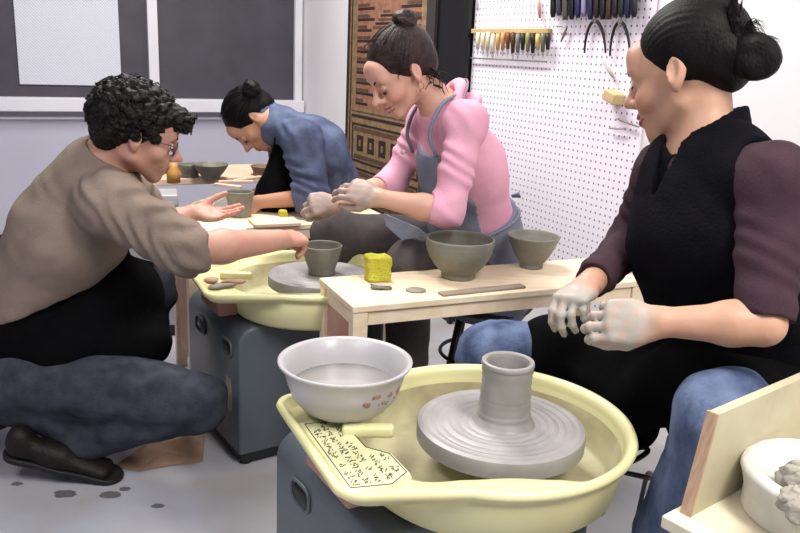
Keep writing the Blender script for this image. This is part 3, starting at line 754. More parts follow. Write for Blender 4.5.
        for r in range(5):
            x = -.060+r*.021; y = -.105 if r < 4 else -.085
            yend = .12 if r < 3 else -.03
            while y < yend:
                for _ in range(5):
                    a = Vector((x+rnd.uniform(-.006, .006), y+rnd.uniform(-.004, .004), .0076)); d = Vector((rnd.choice([.006, 0, .004]), rnd.choice([0, .006, .003]), 0))
                    mb.tube([a, a+d], .0008, 4)
                y += .0125 if rnd.random() > .15 else .03
        label(build(mb, 'print', M['ink'], plate, X=lp), 'dark printed characters inside a line border')
    else:
        rnd = random.Random(12)
        for q in range(7):
            mb = MB(); cc = Vector((px_-.26+rnd.uniform(-.05, .06), py_-.03+rnd.uniform(-.07, .08), .545)); mb.sphere(cc, .02, 12, sc=(rnd.uniform(.8, 1.5), rnd.uniform(.5, 1), .35)); label(build(mb, 'clay_scrap', M['clay2'] if q % 2 else M['brick'], pan, smooth=True), 'scrap of clay left on the tray')
    mb = MB(); mb.box((-.045, -.012, 0), (.05, .012, .022), bev=.006); rp = Matrix.Translation((px_-.228, py_+.05, .537)) @ Matrix.Rotation(-.35, 4, 'Z')
    build(mb, 'raised_rib', M['cream'], pan, X=rp, smooth=True)
    for (a, r) in ((.2, .012), (1.1, .008), (2.6, .014), (4.1, .012), (5.2, .016)):
        mb = MB(); mb.sphere((px_+.225*math.cos(a), py_+.225*math.sin(a), .452), r, 10, sc=(1.6, 1, .35)); build(mb, 'clay_trimming', M['claydry'], pan, smooth=True)
    # wheel head with thrown rings
    prof = [(0, .515), (.03, .515), (.154, .517), (.158, .520), (.1585, .530), (.1585, .546), (.157, .5505)]
    for i in range(26):
        r = .153-i*.0048; prof.append((r, .5515+.0011*math.sin(i*1.9)+.0006*math.sin(i*.7)))
    prof.append((0, .5515))
    wh = build(MB().lathe(prof, (0, 0, 0), 96), 'wheel_head', M['wheelhead'], t, angle=.55)
    build(MB().lathe([(.03, .44), (.03, .517)], (0, 0, 0), 24), 'shaft', M['steel'], t, smooth=True)
    for q in (-.1, .1):
        build(MB().tube([(.16, .1+q, .0), (.17, .1+q, .2), (.17, .1+q, .45)], .014, 10), 'pan_post', M['black'], t, smooth=True)
    # grey pedal and its black cable
    t.location = loc; t.rotation_euler = (0, 0, rz)
    return t
W1 = Vector((.203, 1.387, 0)); W2 = Vector((-.245, 2.37, 0)); WR = math.radians(25)
def placed(fn, *a):      # build at origin then place
    return fn(*a)
wheel1 = make_wheel('cream pan pottery wheel in the foreground carrying the hollow clay cylinder', W1, WR, True)
wheel2 = make_wheel('cream pan pottery wheel further back between the kneeling man and the woman in pink', W2, WR, False)
WM1 = Matrix.Translation(W1) @ Matrix.Rotation(WR, 4, 'Z'); WM2 = Matrix.Translation(W2) @ Matrix.Rotation(WR, 4, 'Z')
# third wheel in the back, its pan and turning head seen over the man's hand
W3 = Vector((-.655, 3.38, 0))
t = thing('pottery_wheel', 'partly hidden pottery wheel at the back where the woman in blue works', 'pottery wheel', W3)
build(MB().lathe([(0, .44), (.20, .44), (.235, .46), (.245, .55), (.25, .555), (.255, .55), (.247, .45), (.21, .43), (0, .43)][::1], W3, 64), 'splash_pan', M['cream_dirty'], t, smooth=True)
build(MB().lathe([(0, .54), (.15, .54), (.152, .56), (.148, .565), (0, .566)], W3, 64), 'wheel_head', M['wheelhead'], t, smooth=True)
build(MB().box((-.2, -.17, .02), (.2, .17, .43), bev=.03), 'case', M['case'], t, X=Matrix.Translation(W3) @ Matrix.Rotation(WR, 4, 'Z'), smooth=True, angle=.7)

# clay on wheel 1: hollow cylinder on its spread foot
o = W1+Vector((.006, .008, .545))
prof = [(0, 0), (.066, 0), (.063, .004), (.057, .010), (.052, .018), (.049, .03), (.0475, .05), (.047, .07), (.046, .095), (.0485, .118), (.050, .124), (.049, .129), (.045, .131), (.0405, .128), (.038, .12), (.036, .09), (.034, .05), (0, .045)]
pr2 = []
for i in range(len(prof)-1):
    for k in range(4):
        u = k/4; r = prof[i][0]*(1-u)+prof[i+1][0]*u; z = prof[i][1]*(1-u)+prof[i+1][1]*u
        pr2.append((r+(.0009*math.sin(z*520) if .02 < z < .12 and r > .03 else 0), z))
pr2.append(prof[-1])
tag(build(MB().lathe(pr2, o, 72, wob=.012), 'clay_cylinder', M['clay'], smooth=True), 'wet grey hollow clay cylinder standing centred on the foreground wheel head', 'clay cylinder')
# slip bowl on the tray of wheel 1
bc = WM1 @ Vector((PC[0]-.247, PC[1]+.083, .5385)); 
bc = atz(344, 412, .545); bc.z = .545
t = thing('slip_bowl', 'white translucent plastic bowl of grey slip on the foreground wheel tray', 'bowl', bc)
BS = 1.09
pr_ = [(0, .0), (.048, .0), (.055, .004), (.075, .018), (.092, .04), (.101, .068), (.108, .098), (.116, .104), (.1175, .108), (.114, .110), (.106, .105), (.098, .07), (.089, .043), (.072, .022), (.05, .006), (0, .005)]
build(MB().lathe([(a_*BS, b_) for a_, b_ in pr_], bc, 72), 'bowl', M['plastic'], t, smooth=True)
build(MB().lathe([(0, .06), (.1005, .06), (.0955, .044), (.078, .024), (.053, .0085), (0, .0075)], bc, 64), 'slip', M['slip'], t, smooth=True)
mb = MB(); rr = random.Random(5)
for i in range(16):
    a = rr.uniform(-1.15, -.35); z = rr.uniform(.052, .078); r = .1035+(z-.05)*.32
    mb.sphere(bc+Vector((r*math.cos(a), r*math.sin(a), z)), rr.uniform(.002, .007), 10, sc=(.8, .8, 1), X=Matrix.Rotation(a, 3, 'Z') @ Matrix.Diagonal((.3, 1.5, 1)))
build(mb, 'clay_smear', mat('brown_clay_smear', (150, 118, 100), .8), t, smooth=True)
# pots
def pot(name, lab, base, r0, r1, h, mtr, prof=None, cat='pot', foot=True, X=None, n=56, wob=.015, seed=1):
    th = .006
    P = [(0, 0), (r0*.96, 0), (r0, .006), (r0*.97, .016)]
    for k in range(1, 15):
        u = k/14; f = prof(u) if prof else u; rr_ = r0*.97+(r1-r0*.97)*f
        P.append((rr_+.0007*math.sin(k*2.3), .016+(h-.016)*u))
    Q = [(max(r-th, 0), z) for r, z in P[4:]][::-1]
    P += [(r1-th*.3, h+.003), (r1-th*.8, h+.002)]
    P += [(r, z) for r, z in Q if z > .022]+[(0, .02)]
    return tag(build(MB().lathe(P, (0, 0, 0) if X else base, n, wob=wob, seed=seed), name, mtr, smooth=True, X=X), lab, cat)
def zt(px, py, z): v = atz(px, py, z); return v
BZ = .60
pot('clay_bowl', 'large grey clay bowl with rounded wide rim on the near bench, nearest the sponge', zt(458, 277, BZ), .050, .099, .114, M['clay2'], lambda u: math.sin(u*PI/2)**.75 if u < .93 else 1.0, 'bowl')
pot('clay_bowl', 'smaller flared grey clay bowl at the right on the near bench beside the pegboard', zt(531, 267, BZ), .036, .080, .098, M['clay2'], lambda u: u**.72, 'bowl', seed=4)
pb = WM2 @ Vector((.005, .0, .552))
pot('clay_pot', 'straight walled grey clay pot being thrown under the kneeling man\'s hand', pb, .042, .062, .088, M['clay2'], lambda u: u**.8, 'pot', seed=6)
# clay disc under it
# brown blocks under the trays
for WMx, lb in ((WM1, 'pink brown block under the tray corner of the foreground wheel'), (WM2, 'pink brown block under the tray corner of the further wheel')):
    c = WMx @ Vector((-.30, .06, .452)); mx = Matrix.Translation(c) @ Matrix.Rotation(WR+.1, 4, 'Z')
    tag(build(MB().box((-.028, -.09, 0), (.03, .09, .076), bev=.006), 'support_block', M['brick'], X=mx, smooth=True, angle=.7), lb, 'block')

# ================================================================== BENCHES
def bench(lab, c0, ax_ang, L, D, h, side_panel=True):
    c0 = Vector((c0[0], c0[1], 0)); Xm = Matrix.Translation(c0) @ Matrix.Rotation(ax_ang, 4, 'Z')
    t = thing('bench', lab, 'bench', c0)
    build(MB().box((0, 0, h-.018), (L, D, h), bev=.003), 'top', M['wood'], t, X=Xm)
    for (x, y) in ((.0, .0), (0, D-.038), (L-.045, 0), (L-.045, D-.038)):
        build(MB().box((x+.003, y+.003, 0), (x+.043, y+.038, h-.018), bev=.003), 'leg', M['wood'], t, X=Xm)
    build(MB().box((.01, .038, h-.06), (.028, D-.038, h-.018)), 'rail', M['wood'], t, X=Xm)
    build(MB().box((.045, .008, h-.055), (L-.045, .022, h-.018)), 'apron_rail', M['wood'], t, X=Xm)
    build(MB().box((.014, .036, .1), (.022, D-.036, h-.06)), 'side_panel', M['wood_inner'], t, X=Xm)
    return t, Xm
b1 = atz(353, 307, BZ); b1r = atz(526, 291, BZ)
BA = math.atan2(b1r.y-b1.y, b1r.x-b1.x); BA = math.radians(24)
bench1, BX = bench('long pale pine bench across the middle carrying the bowls and yellow sponge', b1, BA, .92, .275, BZ)
b2 = Vector((-.735, 2.66, 0))
bench2, BX2 = bench('pale pine bench behind the further wheel carrying a yellow sponge scrap', b2, math.radians(26), .78, .30, BZ)
# back table
t = thing('table', 'low table in the back by the lilac wall carrying clay bowls', 'table', (-1.1, 3.75, 0))
Xb = Matrix.Translation((-1.30, 3.60, 0)) @ Matrix.Rotation(RA, 4, 'Z')
build(MB().box((0, 0, .57), (1.15, .42, .6), bev=.004), 'top', M['pinkboard'], t, X=Xb)
for (x, y) in ((.02, .02), (1.09, .02), (.02, .36), (1.09, .36)): build(MB().box((x, y, 0), (x+.04, y+.04, .57)), 'leg', M['wood'], t, X=Xb)
def on(px, py, z=BZ): return atz(px, py, z)
# items on bench 1
def sponge(lab, c, sx, sy, sz, rz, mtr, h=.004, seed=1, cut=None):
    lo = Vector(c)-Vector((.08, .08, .01)); hi = Vector(c)+Vector((.08, .08, sz+.03)); F = Field(lo, hi, h)
    Mx = Matrix.Translation(Vector(c)+Vector((0, 0, sz/2))) @ Matrix.Rotation(rz, 4, 'Z'); F.op(box_prim(Mx, (sx/2, sy/2, sz/2), .008), 0)
    F.warp(cloth_noise(.0035, 70, seed)); F.half(c, (0, 0, -1))
    me = F.mesh('sponge', 1); o = link_mesh('sponge', me, mtr); return tag(o, lab, 'sponge')
sponge('bright yellow block sponge standing on the left end of the near bench', on(377, 280), .068, .056, .072, .35, M['sponge'])
sponge('small yellow sponge scrap on the board behind the kneeling man\'s hands', on(283, 218), .032, .026, .03, .2, M['sponge'], seed=3)
mx = Matrix.Translation(on(436, 300)) @ Matrix.Rotation(BA, 4, 'Z')
kr = on(400, 0, BZ) if False else None
p1 = on(443, 297); p2 = on(526, 288.5); ang = math.atan2(p2.y-p1.y, p2.x-p1.x)
mx = Matrix.Translation((p1.x, p1.y, BZ)) @ Matrix.Rotation(ang, 4, 'Z'); Ls = (p2-p1).length
tag(build(MB().box((0, 0, 0), (Ls, .03, .007), bev=.002), 'wooden_stick', mat('clayey_stick', (150, 134, 118), .7), X=mx), 'flat greyish wooden stick along the front edge of the near bench', 'stick')
t = tag(build(MB().lathe([(0, 0), (.024, 0), (.028, .002), (.026, .005), (0, .007)], on(416, 291), 32, squash=(1.0, .8)), 'clay_disc', M['claydry'], smooth=True), 'small flat grey clay disc near the bench front edge', 'clay disc')
mb = MB(); rr = random.Random(8); c = on(381, 289)
for i in range(16): mb.tube([c+Vector((rr.uniform(-.03, .03), rr.uniform(-.015, .015), .003+rr.uniform(0, .004))) for _ in range(3)], .0025, 5)
tag(build(mb, 'clay_trimmings', M['clay2'], smooth=True), 'scatter of dark clay trimmings on the bench in front of the sponge', 'clay trimmings', kind='stuff')
# board under the large bowl
Xbd = Matrix.Translation((*on(443, 276).xy, BZ)) @ Matrix.Rotation(BA+.1, 4, 'Z')
# items on bench 2
zt2 = BZ
pot('clay_cup', 'straight grey clay cup beside the man\'s open palm', on(240, 216), .042, .052, .092, M['clay2'], lambda u: u, 'cup', seed=9)
p = on(225, 229); tag(build(MB().box((-.07, -.03, 0), (.07, .04, .002)), 'paper_sheet', M['paper'], X=Matrix.Translation((p.x, p.y, BZ)) @ Matrix.Rotation(.5, 4, 'Z')), 'white paper sheet on the board under the open palm', 'paper')
p = on(262, 224); tag(build(MB().box((-.04, -.06, 0), (.13, .05, .012), bev=.002), 'ware_board', M['pinkboard'], X=Matrix.Translation((p.x, p.y, BZ)) @ Matrix.Rotation(.4, 4, 'Z')), 'pale board lying on the rear bench beside the grey cup', 'board')
# items on the back table
pot('clay_bowl', 'flared grey clay bowl on the back table, the wider of two', on(211, 179), .045, .084, .07, M['clay2'], lambda u: u**.8, 'bowl', seed=2)
pot('clay_bowl', 'round grey clay bowl on the back table left of the wider one', on(190, 177), .042, .058, .062, M['clay2'], lambda u: math.sin(u*PI/2), 'bowl', seed=7)
pot('clay_bowl', 'low brownish clay bowl on the back table beside the woman in blue', on(263, 175), .05, .062, .045, mat('brown_clay', (140, 112, 96), .7), lambda u: u, 'bowl', seed=8)
p = on(168, 190); tag(build(MB().box((-.12, -.08, 0), (.12, .08, .05), bev=.008), 'plastic_tray', M['plastic'], X=Matrix.Translation((-1.07, 3.31, .56)) @ Matrix.Rotation(.3, 4, 'Z')), 'white plastic tray at the back behind the man\'s chin', 'tray')
tag(build(MB().lathe([(0, 0), (.03, 0), (.032, .05), (.02, .07), (.018, .09), (0, .092)], Vector((-1.05, 3.62, .6)), 24), 'jar', mat('amber_jar', (190, 140, 70), .4), smooth=True), 'small amber jar on the back table right by the man\'s chin', 'jar')
for i, (px, py, a, l_) in enumerate(((236, 183, .3, .16), (248, 180, 1.0, .18), (228, 187, -.4, .14))):
    p = on(px, py); lb = ['pink brown stick on the back table, middle one of three', 'pink brown stick on the back table nearest the woman in blue', 'pink brown stick on the back table nearest the bowls'][i]
    tag(build(MB().box((-l_/2, -.012, 0), (l_/2, .012, .012), bev=.003), 'wooden_stick', M['pinkboard'], X=Matrix.Translation((p.x, p.y, BZ)) @ Matrix.Rotation(a, 4, 'Z')), lb, 'stick', 'sticks on the back table')

# ================================================================== FOREGROUND RIGHT: board, table, plaster disc
TZ = .60
tc_ = atz(680, 525, TZ); td = atz(745, 489, TZ); ta = math.atan2(td.y-tc_.y, td.x-tc_.x)
Xt = Matrix.Translation((tc_.x, tc_.y, 0)) @ Matrix.Rotation(ta, 4, 'Z')
t = thing('table', 'pale plywood topped table cut off in the right foreground', 'table', (tc_.x, tc_.y, 0))
build(MB().box((0, -.55, TZ-.02), (.62, .03, TZ), bev=.003), 'top', mat('light_ply', (222, 212, 188), .6, (206, 194, 166), 6), t, X=Xt)
for (x, y) in ((.01, -.05), (.57, -.05), (.01, -.54), (.57, -.54)): build(MB().box((x, y, 0), (x+.04, y+.04, TZ-.02)), 'leg', M['wood'], t, X=Xt)
q0 = Xt.inverted() @ atz(682, 512, TZ)
Xp = Xt @ Matrix.Translation((q0.x, .0, TZ))
t = thing('plywood_board', 'upright clay smeared plywood board standing at the rear edge of the foreground table', 'board', Xp.translation)
def slab(x0a, x0b, x1, y0, y1, z0, z1):
    mb = MB(); vs = [(x0a, y0, z0), (x1, y0, z0), (x1, y0, z1), (x0b, y0, z1), (x0a, y1, z0), (x1, y1, z0), (x1, y1, z1), (x0b, y1, z1)]
    return mb.add(vs, [[0, 1, 2, 3], [7, 6, 5, 4], [0, 4, 5, 1], [1, 5, 6, 2], [2, 6, 7, 3], [3, 7, 4, 0]])
build(slab(0, .032, .56, .003, .018, 0, .150), 'panel', M['ply'], t, X=Xp)
build(slab(-.004, .028, 0.0001, .002, .019, 0, .151), 'edge', M['ply_edge'], t, X=Xp) if False else None
mb = MB(); vs = [(-.004, .002, 0), (0, .002, 0), (.032, .002, .151), (.028, .002, .151), (-.004, .019, 0), (0, .019, 0), (.032, .019, .151), (.028, .019, .151)]
mb.add(vs, [[0, 1, 2, 3], [7, 6, 5, 4], [0, 4, 5, 1], [1, 5, 6, 2], [2, 6, 7, 3], [3, 7, 4, 0]]); build(mb, 'edge', M['ply_edge'], t, X=Xp)
pc = atz(806, 516, TZ)+Vector((.012, -.004, 0)); pc.z = TZ
t = thing('plaster_bat', 'round white plaster basin with clay lumps at the right edge of the picture', 'plaster basin', pc)
build(MB().lathe([(0, 0), (.096, 0), (.102, .006), (.100, .03), (.106, .055), (.110, .064), (.107, .071), (.098, .072), (.086, .069), (.078, .056), (.0, .052)], pc, 64, wob=.008), 'basin', M['plaster'], t, smooth=True)
for i, (px, py, r) in enumerate(((789, 474, .022), (796, 468, .02), (797, 480, .02), (792, 500, .024), (799, 497, .024), (796, 508, .02))):
    c = atz(px+4, py+3, TZ+.075); F = Field(c-Vector((.04, .04, .04)), c+Vector((.04, .04, .04)), .0025); F.op(EL(c, (r, r*.9, r*.8)), 0); F.warp(cloth_noise(.005, 110, i)); me = F.mesh('clay_lump', 0)
    tag(link_mesh('clay_lump', me, M['claydry']), 'rough grey clay lump in the plaster basin, ' + ['topmost left one', 'topmost one at the frame edge', 'upper one just below the top pair', 'lower left one', 'lower one at the frame edge', 'lowest one'][i], 'clay', 'clay lumps in the plaster basin')

# ================================================================== FLOOR LITTER, CABLES, STOOLS
rr = random.Random(2)
stains = [(65, 494, .022), (110, 495, .02), (125, 489, .012), (158, 506, .013), (17, 484, .012)]
for i, (px, py, r) in enumerate(stains):
    c = atz(px, py, .0); mb = MB(); n = 18; vs = [c+Vector((0, 0, .003))]
    ring = [c+Vector((math.cos(2*PI*k/n)*r*(1.2+.4*rr.random()), math.sin(2*PI*k/n)*r*.8*(1+.4*rr.random()), .0005)) for k in range(n)]
    mb.add(vs+ring, [[0, k+1, (k+1) % n+1] for k in range(n)])
    tag(build(mb, 'clay_drip', mat('dark_drip', (106, 104, 108), .6), smooth=True), ['dark clay drip on the floor, leftmost of the round ones below the shoe', 'dark clay drip on the floor right of the shoe tip', 'small dark clay drip furthest right of the group by the shoe', 'brownish clay drip nearest the camera', 'faint drip at the left frame edge'][i], 'clay drip', 'clay drips on the floor')
mb = MB(); pts = [(112, 468), (140, 448), (165, 440), (205, 436), (203, 462), (170, 466), (140, 472)]
base = [atz(px, py, 0) for px, py in pts]; c = sum(base, Vector())/len(base); vs = [c+Vector((0, 0, .03))]+[p+Vector((0, 0, .002)) for p in base]+[c.lerp(p, .55)+Vector((0, 0, .012+.02*(i % 2))) for i, p in enumerate(base)]
k = len(base); mb.add(vs, [[0, 1+k+i, 1+k+(i+1) % k] for i in range(k)]+[[1+k+i, 1+i, 1+(i+1) % k, 1+k+(i+1) % k] for i in range(k)])
tag(build(mb, 'crumpled_paper', M['kraft']), 'crumpled brown paper on the floor under the kneeling man\'s shin', 'paper')
def stool(lab, c, h, r=.16, m2=None):
    t = thing('stool', lab, 'stool', (c[0], c[1], 0)); c = Vector((c[0], c[1], 0))
    build(MB().lathe([(0, h-.04), (r*.95, h-.04), (r, h-.03), (r, h-.008), (r*.95, h), (0, h)], c, 40), 'seat', M['black_rubber'], t, smooth=True)
    for a in (.6, .6+PI/2, .6+PI, .6+3*PI/2):
        d = Vector((math.cos(a), math.sin(a), 0)); build(MB().tube([c+d*r*.7+Vector((0, 0, h-.04)), c+d*r*1.15], .013, 8), 'leg', M['black'], t, smooth=True)
    build(MB().tube([c+Vector((math.cos(a)*r*.97, math.sin(a)*r*.97, .2)) for a in np.linspace(0, 2*PI, 33)[:-1]], .007, 6, closed=True), 'foot_ring', M['black'], t, smooth=True)
pts = [at(575, 500, 1.35), at(590, 462, 1.42), at(615, 452, 1.45), at(640, 455, 1.45), at(632, 468, 1.42), at(612, 474, 1.40), at(622, 480, 1.42), at(640, 488, 1.45), at(648, 520, 1.5)]
# ================================================================== PEOPLE
GREY = (142, 136, 130)
def unit(v): return Vector(v).normalized()
def ring_noise(seed): return cloth_noise(.004, 22, seed)
def bounds(pts, m=.2):
    P = [Vector(p) for p in pts]
    return [min(p[i] for p in P)-m for i in range(3)], [max(p[i] for p in P)+m for i in range(3)]
def shoe(name, heel, toe, up, mtr, parent, lab=None):
    heel = Vector(heel); toe = Vector(toe); f = (toe-heel).normalized(); u = Vector(up); u = (u-f*u.dot(f)).normalized(); sd = f.cross(u)
    lo, hi = bounds([heel, toe], .12); F = Field(lo, hi, .004); L = (toe-heel).length
    F.add([SEC(heel+f*.035+u*.03, heel+f*L*.45+u*.03, (.034, .032), (.036, .034), sd), SEC(heel+f*L*.4+u*.024, toe-f*.045+u*.014, (.038, .03), (.042, .022), sd), EL(heel+f*.03+u*.055, (.034, .036, .04))], .03)
    F.half(heel, -u)
    o = emit(F, name, mtr, parent)
    F = Field(lo, hi, .004); F.add([SEC(heel+f*.03, heel+f*L*.5, (.037, .05), (.037, .05), sd), SEC(heel+f*L*.45, toe-f*.035, (.04, .05), (.045, .05), sd)], .02)
    F.half(heel+u*.006, u); F.half(heel-u*.012, -u); emit(F, 'sole', M['black_rubber'], o)
    return o

# ---------------------------------------------------------------- the kneeling man in the grey-brown shirt
def man():
    root = thing('person', 'kneeling man with curly black hair, grey brown shirt and black apron at left', 'person', (-.95, 2.15, 0))
    ear = at(140, 139, 2.10); f = unit((.86, .34, -.30)); Hm = head_matrix(ear, f, (0, 0, 1), 1, .98); hp = head_prims(Hm, nose=1.4, female=False)
    T = hp['T']
    hip = at(2, 352, 2.24); che = at(72, 228, 2.2); nb = at(99, 165, 2.19)
    S1 = at(112, 205, 2.02); S2 = at(122, 190, 2.36)
    E1 = at(189, 250, 1.98); W1_ = at(280, 240, 2.17); E2 = at(165, 228, 2.46); W2_ = at(192, 213, 2.50)
    H1 = at(15, 372, 2.12); K1 = at(200, 400, 2.05); A1 = at(52, 446, 2.10); H2 = at(15, 360, 2.33); K2 = at(150, 288, 2.40); A2 = at(140, 400, 2.46); A2.z = .09
    sd = unit(S1-S2)
    lo, hi = bounds([T(0, 0, .1), hip, che, S1, S2, E1, W1_, E2, W2_, H1, K1, A1, K2, A2, at(310, 245, 2.2), at(245, 215, 2.5)], .17)
    F = Field(lo, hi, .0042)
    add_head(F, hp)
    F.add([RC(T(0, -.03, -.03), nb, .056, .062)], .03)
    F.add([SEC(hip, che, (.15, .10), (.16, .11), sd), SEC(che, nb-(nb-che)*.15, (.16, .11), (.12, .07), sd), RC(S1, S2, .05, .05)], .06)
    F.add(chain([S1, E1], [.052, .043]), .03); F.add(chain([E1, E1.lerp(W1_, .35), W1_], [.043, .044, .029]), .02)
    F.add(chain([S2, E2, E2.lerp(W2_, .4), W2_], [.052, .042, .042, .027]), .02)
    F.add([RC(H1, K1, .08, .058), RC(K1, A1, .055, .036), RC(H2, K2, .08, .058), RC(K2, A2, .055, .036)], .03)
    # near hand: pinching the rim of the pot
    tg = at(314, 242, 2.29)
    hand(F, W1_, tg-W1_+Vector((0, 0, .02)), Vector((-.15, -.55, .75)), 1, [(.5, .7, .4), (.7, .8, .4), (.85, .9, .5), (1.0, 1.0, .6)], s=1.0, thumb=(.75, .45, -.55), tb=.7)
    # far hand: open palm turned up
    hand(F, W2_, at(238, 216, 2.52)-W2_, Vector((.1, .35, -.95)), -1, [(.12, .15, .1), (.16, .2, .1), (.2, .25, .15), (.3, .3, .2)], s=1.0, spread=.12, thumb=(.7, .65, -.4), tb=.2)
    pt = [(T(0, .09, -.085), .055, (120, 88, 78), .38, .6), (T(.04, .06, -.075), .05, (120, 88, 78), .35, .6), (T(0, .098, -.066), .016, (176, 96, 90), .6, .5), (T(0, .125, -.03), .02, (214, 130, 112), .3, .6),
          (tg, .09, (176, 140, 124), .5, .9), (at(238, 216, 2.5), .1, (222, 150, 140), .5, .8)]
    emit(F, 'body', SK['man'], root, 1, pt)
    eyes_part(hp, root); eyelash(hp, root, 'eyebrows', M['hair_black']); lashes(hp, root, M['hair_black']); mouth(hp, root)
    # glasses
    gl = None; mb = MB()
    for q in (1, -1):
        pts = [T(q*(.033+.023*math.cos(a)), .102-.004*math.cos(a), .0+.017*math.sin(a)) for a in np.linspace(0, 2*PI, 25)[:-1]]
        mb.tube(pts, .0015, 6, closed=True); mb.tube([T(q*.056, .098, .006), T(q*.074, .05, .006), T(q*.078, -.008, .008)], .0015, 6)
    mb.tube([T(-.012, .106, .004), T(0, .109, .007), T(.012, .106, .004)], .0015, 6)
    gl = build(mb, 'glasses', M['glass_frame'], root, smooth=True)
    for q in (1, -1):
        mb = MB(); mb.add([T(q*(.033+.022*math.cos(a)), .1022-.004*math.cos(a), .016*math.sin(a)) for a in np.linspace(0, 2*PI, 21)[:-1]]+[T(q*(.033+.022*math.cos(a)), .1012-.004*math.cos(a), .016*math.sin(a)) for a in np.linspace(0, 2*PI, 21)[:-1]],
               [list(range(20)), list(range(39, 19, -1))]+[[i, (i+1) % 20, (i+1) % 20+20, i+20] for i in range(20)]); build(mb, 'lens', M['lens'], gl)
    # curly hair
    lo, hi = bounds([T(0, -.03, .03)], .17); F = Field(lo, hi, .003)
    F.add([EL(T(0, -.03, .048), (.092, .108, .093), hp['R']), EL(T(0, -.075, -.005), (.075, .05, .06), hp['R']), EL(T(0, .075, .082), (.062, .045, .032), hp['R']), EL(T(0, .105, .066), (.05, .022, .022), hp['R'])], .03)
    F.cut([EL(T(0, .098, -.035), (.075, .062, .082), hp['R']), EL(T(0, .02, -.10), (.10, .06, .075), hp['R'])], .01)
    F.cut([EL(T(q*.088, -.008, -.012), (.022, .02, .036), hp['R']) for q in (1, -1)], .006)
    rnd = random.Random(11); tufts = []
    for i in range(70):
        p = (rnd.uniform(-.055, .055), rnd.uniform(.075, .118), rnd.uniform(.055, .10)); tufts.append((p, rnd)); F.op(EL(T(*p), [rnd.uniform(.008, .012)]*3), .004)
    for i in range(520):
        a = rnd.uniform(0, 2*PI); zz = rnd.uniform(-.55, 1); rr_ = math.sqrt(1-zz*zz) if abs(zz) < 1 else 0
        p = (.094*rr_*math.sin(a), -.028+.112*rr_*math.cos(a), .048+.096*zz)
        if p[1] > .045 and p[2] < .06: continue
        if p[2] < -.0 and p[1] > -.02: continue
        tufts.append((p, rnd))
        F.op(EL(T(*p), [rnd.uniform(.008, .014)]*3), .003)
    F.warp(cloth_noise(.003, 130, 3))
    F.cut([], 0)
    hr = emit(F, 'hair', M['hair_curly'], root, 0)
    mb = MB()
    for p, _ in tufts[:420]:
        c = Vector(p); n = (c-Vector((0, -.03, .04))).normalized(); t1 = n.orthogonal().normalized(); t2 = n.cross(t1); ph = rnd.uniform(0, 6); r0 = rnd.uniform(.004, .008); sg = rnd.choice((-1, 1))
        drift = Vector((rnd.uniform(-1, 1), rnd.uniform(-1, 1), rnd.uniform(-1, 1)))*.012
        pts = [T(*(c+n*(.002+.010*u+.004*math.sin(u*5))+(t1*math.cos(ph+sg*u*7)+t2*math.sin(ph+sg*u*7))*r0+drift*u)) for u in np.linspace(0, 1, 9)]
        mb.tube(pts, [.0024, .0024, .0023, .0022, .002, .0018, .0015, .0012, .0008], 5)
    build(mb, 'curls', M['hair_curly'], hr, smooth=True)
    # shirt
    lo, hi = bounds([hip, che, nb, S1, S2, E1, E2, W2_], .2); F = Field(lo, hi, .0055)
    F.add([SEC(hip+(che-hip)*-.0, che, (.185, .14), (.195, .145), sd), SEC(che, nb-(nb-che)*.2, (.195, .145), (.15, .09), sd), RC(S1, S2, .078, .075), RC(che.lerp(nb, .5), nb, .11, .078)], .07)
    F.half(at(0, 319, 2.2), (.40, 0, -.9))
    cu1 = E1.lerp(W1_, .0); cu2 = E2.lerp(W2_, .25)
    F.add([RC(S1, E1, .082, .064, (.006, 22, 1)), RC(E1.lerp(S1, .12), cu1, .064, .056, (.004, 20, 1)), RC(S2, E2, .078, .062, (.005, 20, 1)), RC(E2, cu2, .06, .055)], .04)
    F.warp(cloth_noise(.0045, 19, 2)); F.warp(lambda x, y, z: .0035*np.sin(55*(x*.6-z)+4*np.sin(9*z+7*x))*np.clip((x+.75)*4, 0, 1))
    F.cut([RC(nb+(T(0, -.03, -.03)-nb)*.25, T(0, -.03, -.03), .066, .08)], .006)
    F.half(cu1+(W1_-E1).normalized()*.0, (W1_-E1)) if False else F.cut([RC(cu1+unit(W1_-E1)*.070, W1_, .075, .06), RC(cu2+unit(W2_-E2)*.065, W2_+unit(W2_-E2)*.1, .065, .06)], .004)
    emit(F, 'shirt', M['shirt'], root, 1)
    # collar
    ax = unit(T(0, -.03, -.03)-nb); c = nb+ax*.03; e1 = ax.orthogonal().normalized(); e2 = ax.cross(e1)
    mb = MB(); mb.tube([c+(e1*math.cos(a)+e2*math.sin(a))*.068 for a in np.linspace(0, 2*PI, 41)[:-1]], .010, 8, closed=True); build(mb, 'collar', M['shirt'], root, smooth=True)
    # apron strap at the neck
    mb = MB(); mb.tube([c+ax*.012+(e1*math.cos(a)+e2*math.sin(a))*.067 for a in np.linspace(0, 2*PI, 41)[:-1]], .0045, 6, closed=True)
    # trousers
    lo, hi = bounds([hip, H1, K1, A1, H2, K2, A2], .19); F = Field(lo, hi, .006)
    F.add([SEC(hip-(che-hip)*.25, hip+(che-hip)*.12, (.185, .15), (.18, .135), sd), RC(H1-Vector((.03, 0, 0)), H1.lerp(K1, .55), .115, .100), RC(H1.lerp(K1, .5), K1, .10, .076), RC(K1-Vector((.012, 0, 0.016)), K1.lerp(A1, .5)-Vector((0, 0, .0)), .072, .068), RC(K1.lerp(A1, .5), A1+Vector((.035, 0, -.008)), .068, .058), RC(at(8, 390, 2.12), at(75, 425, 2.10), .095, .06),
           RC(H2, K2, .11, .078), RC(K2, A2, .072, .058)], .035)
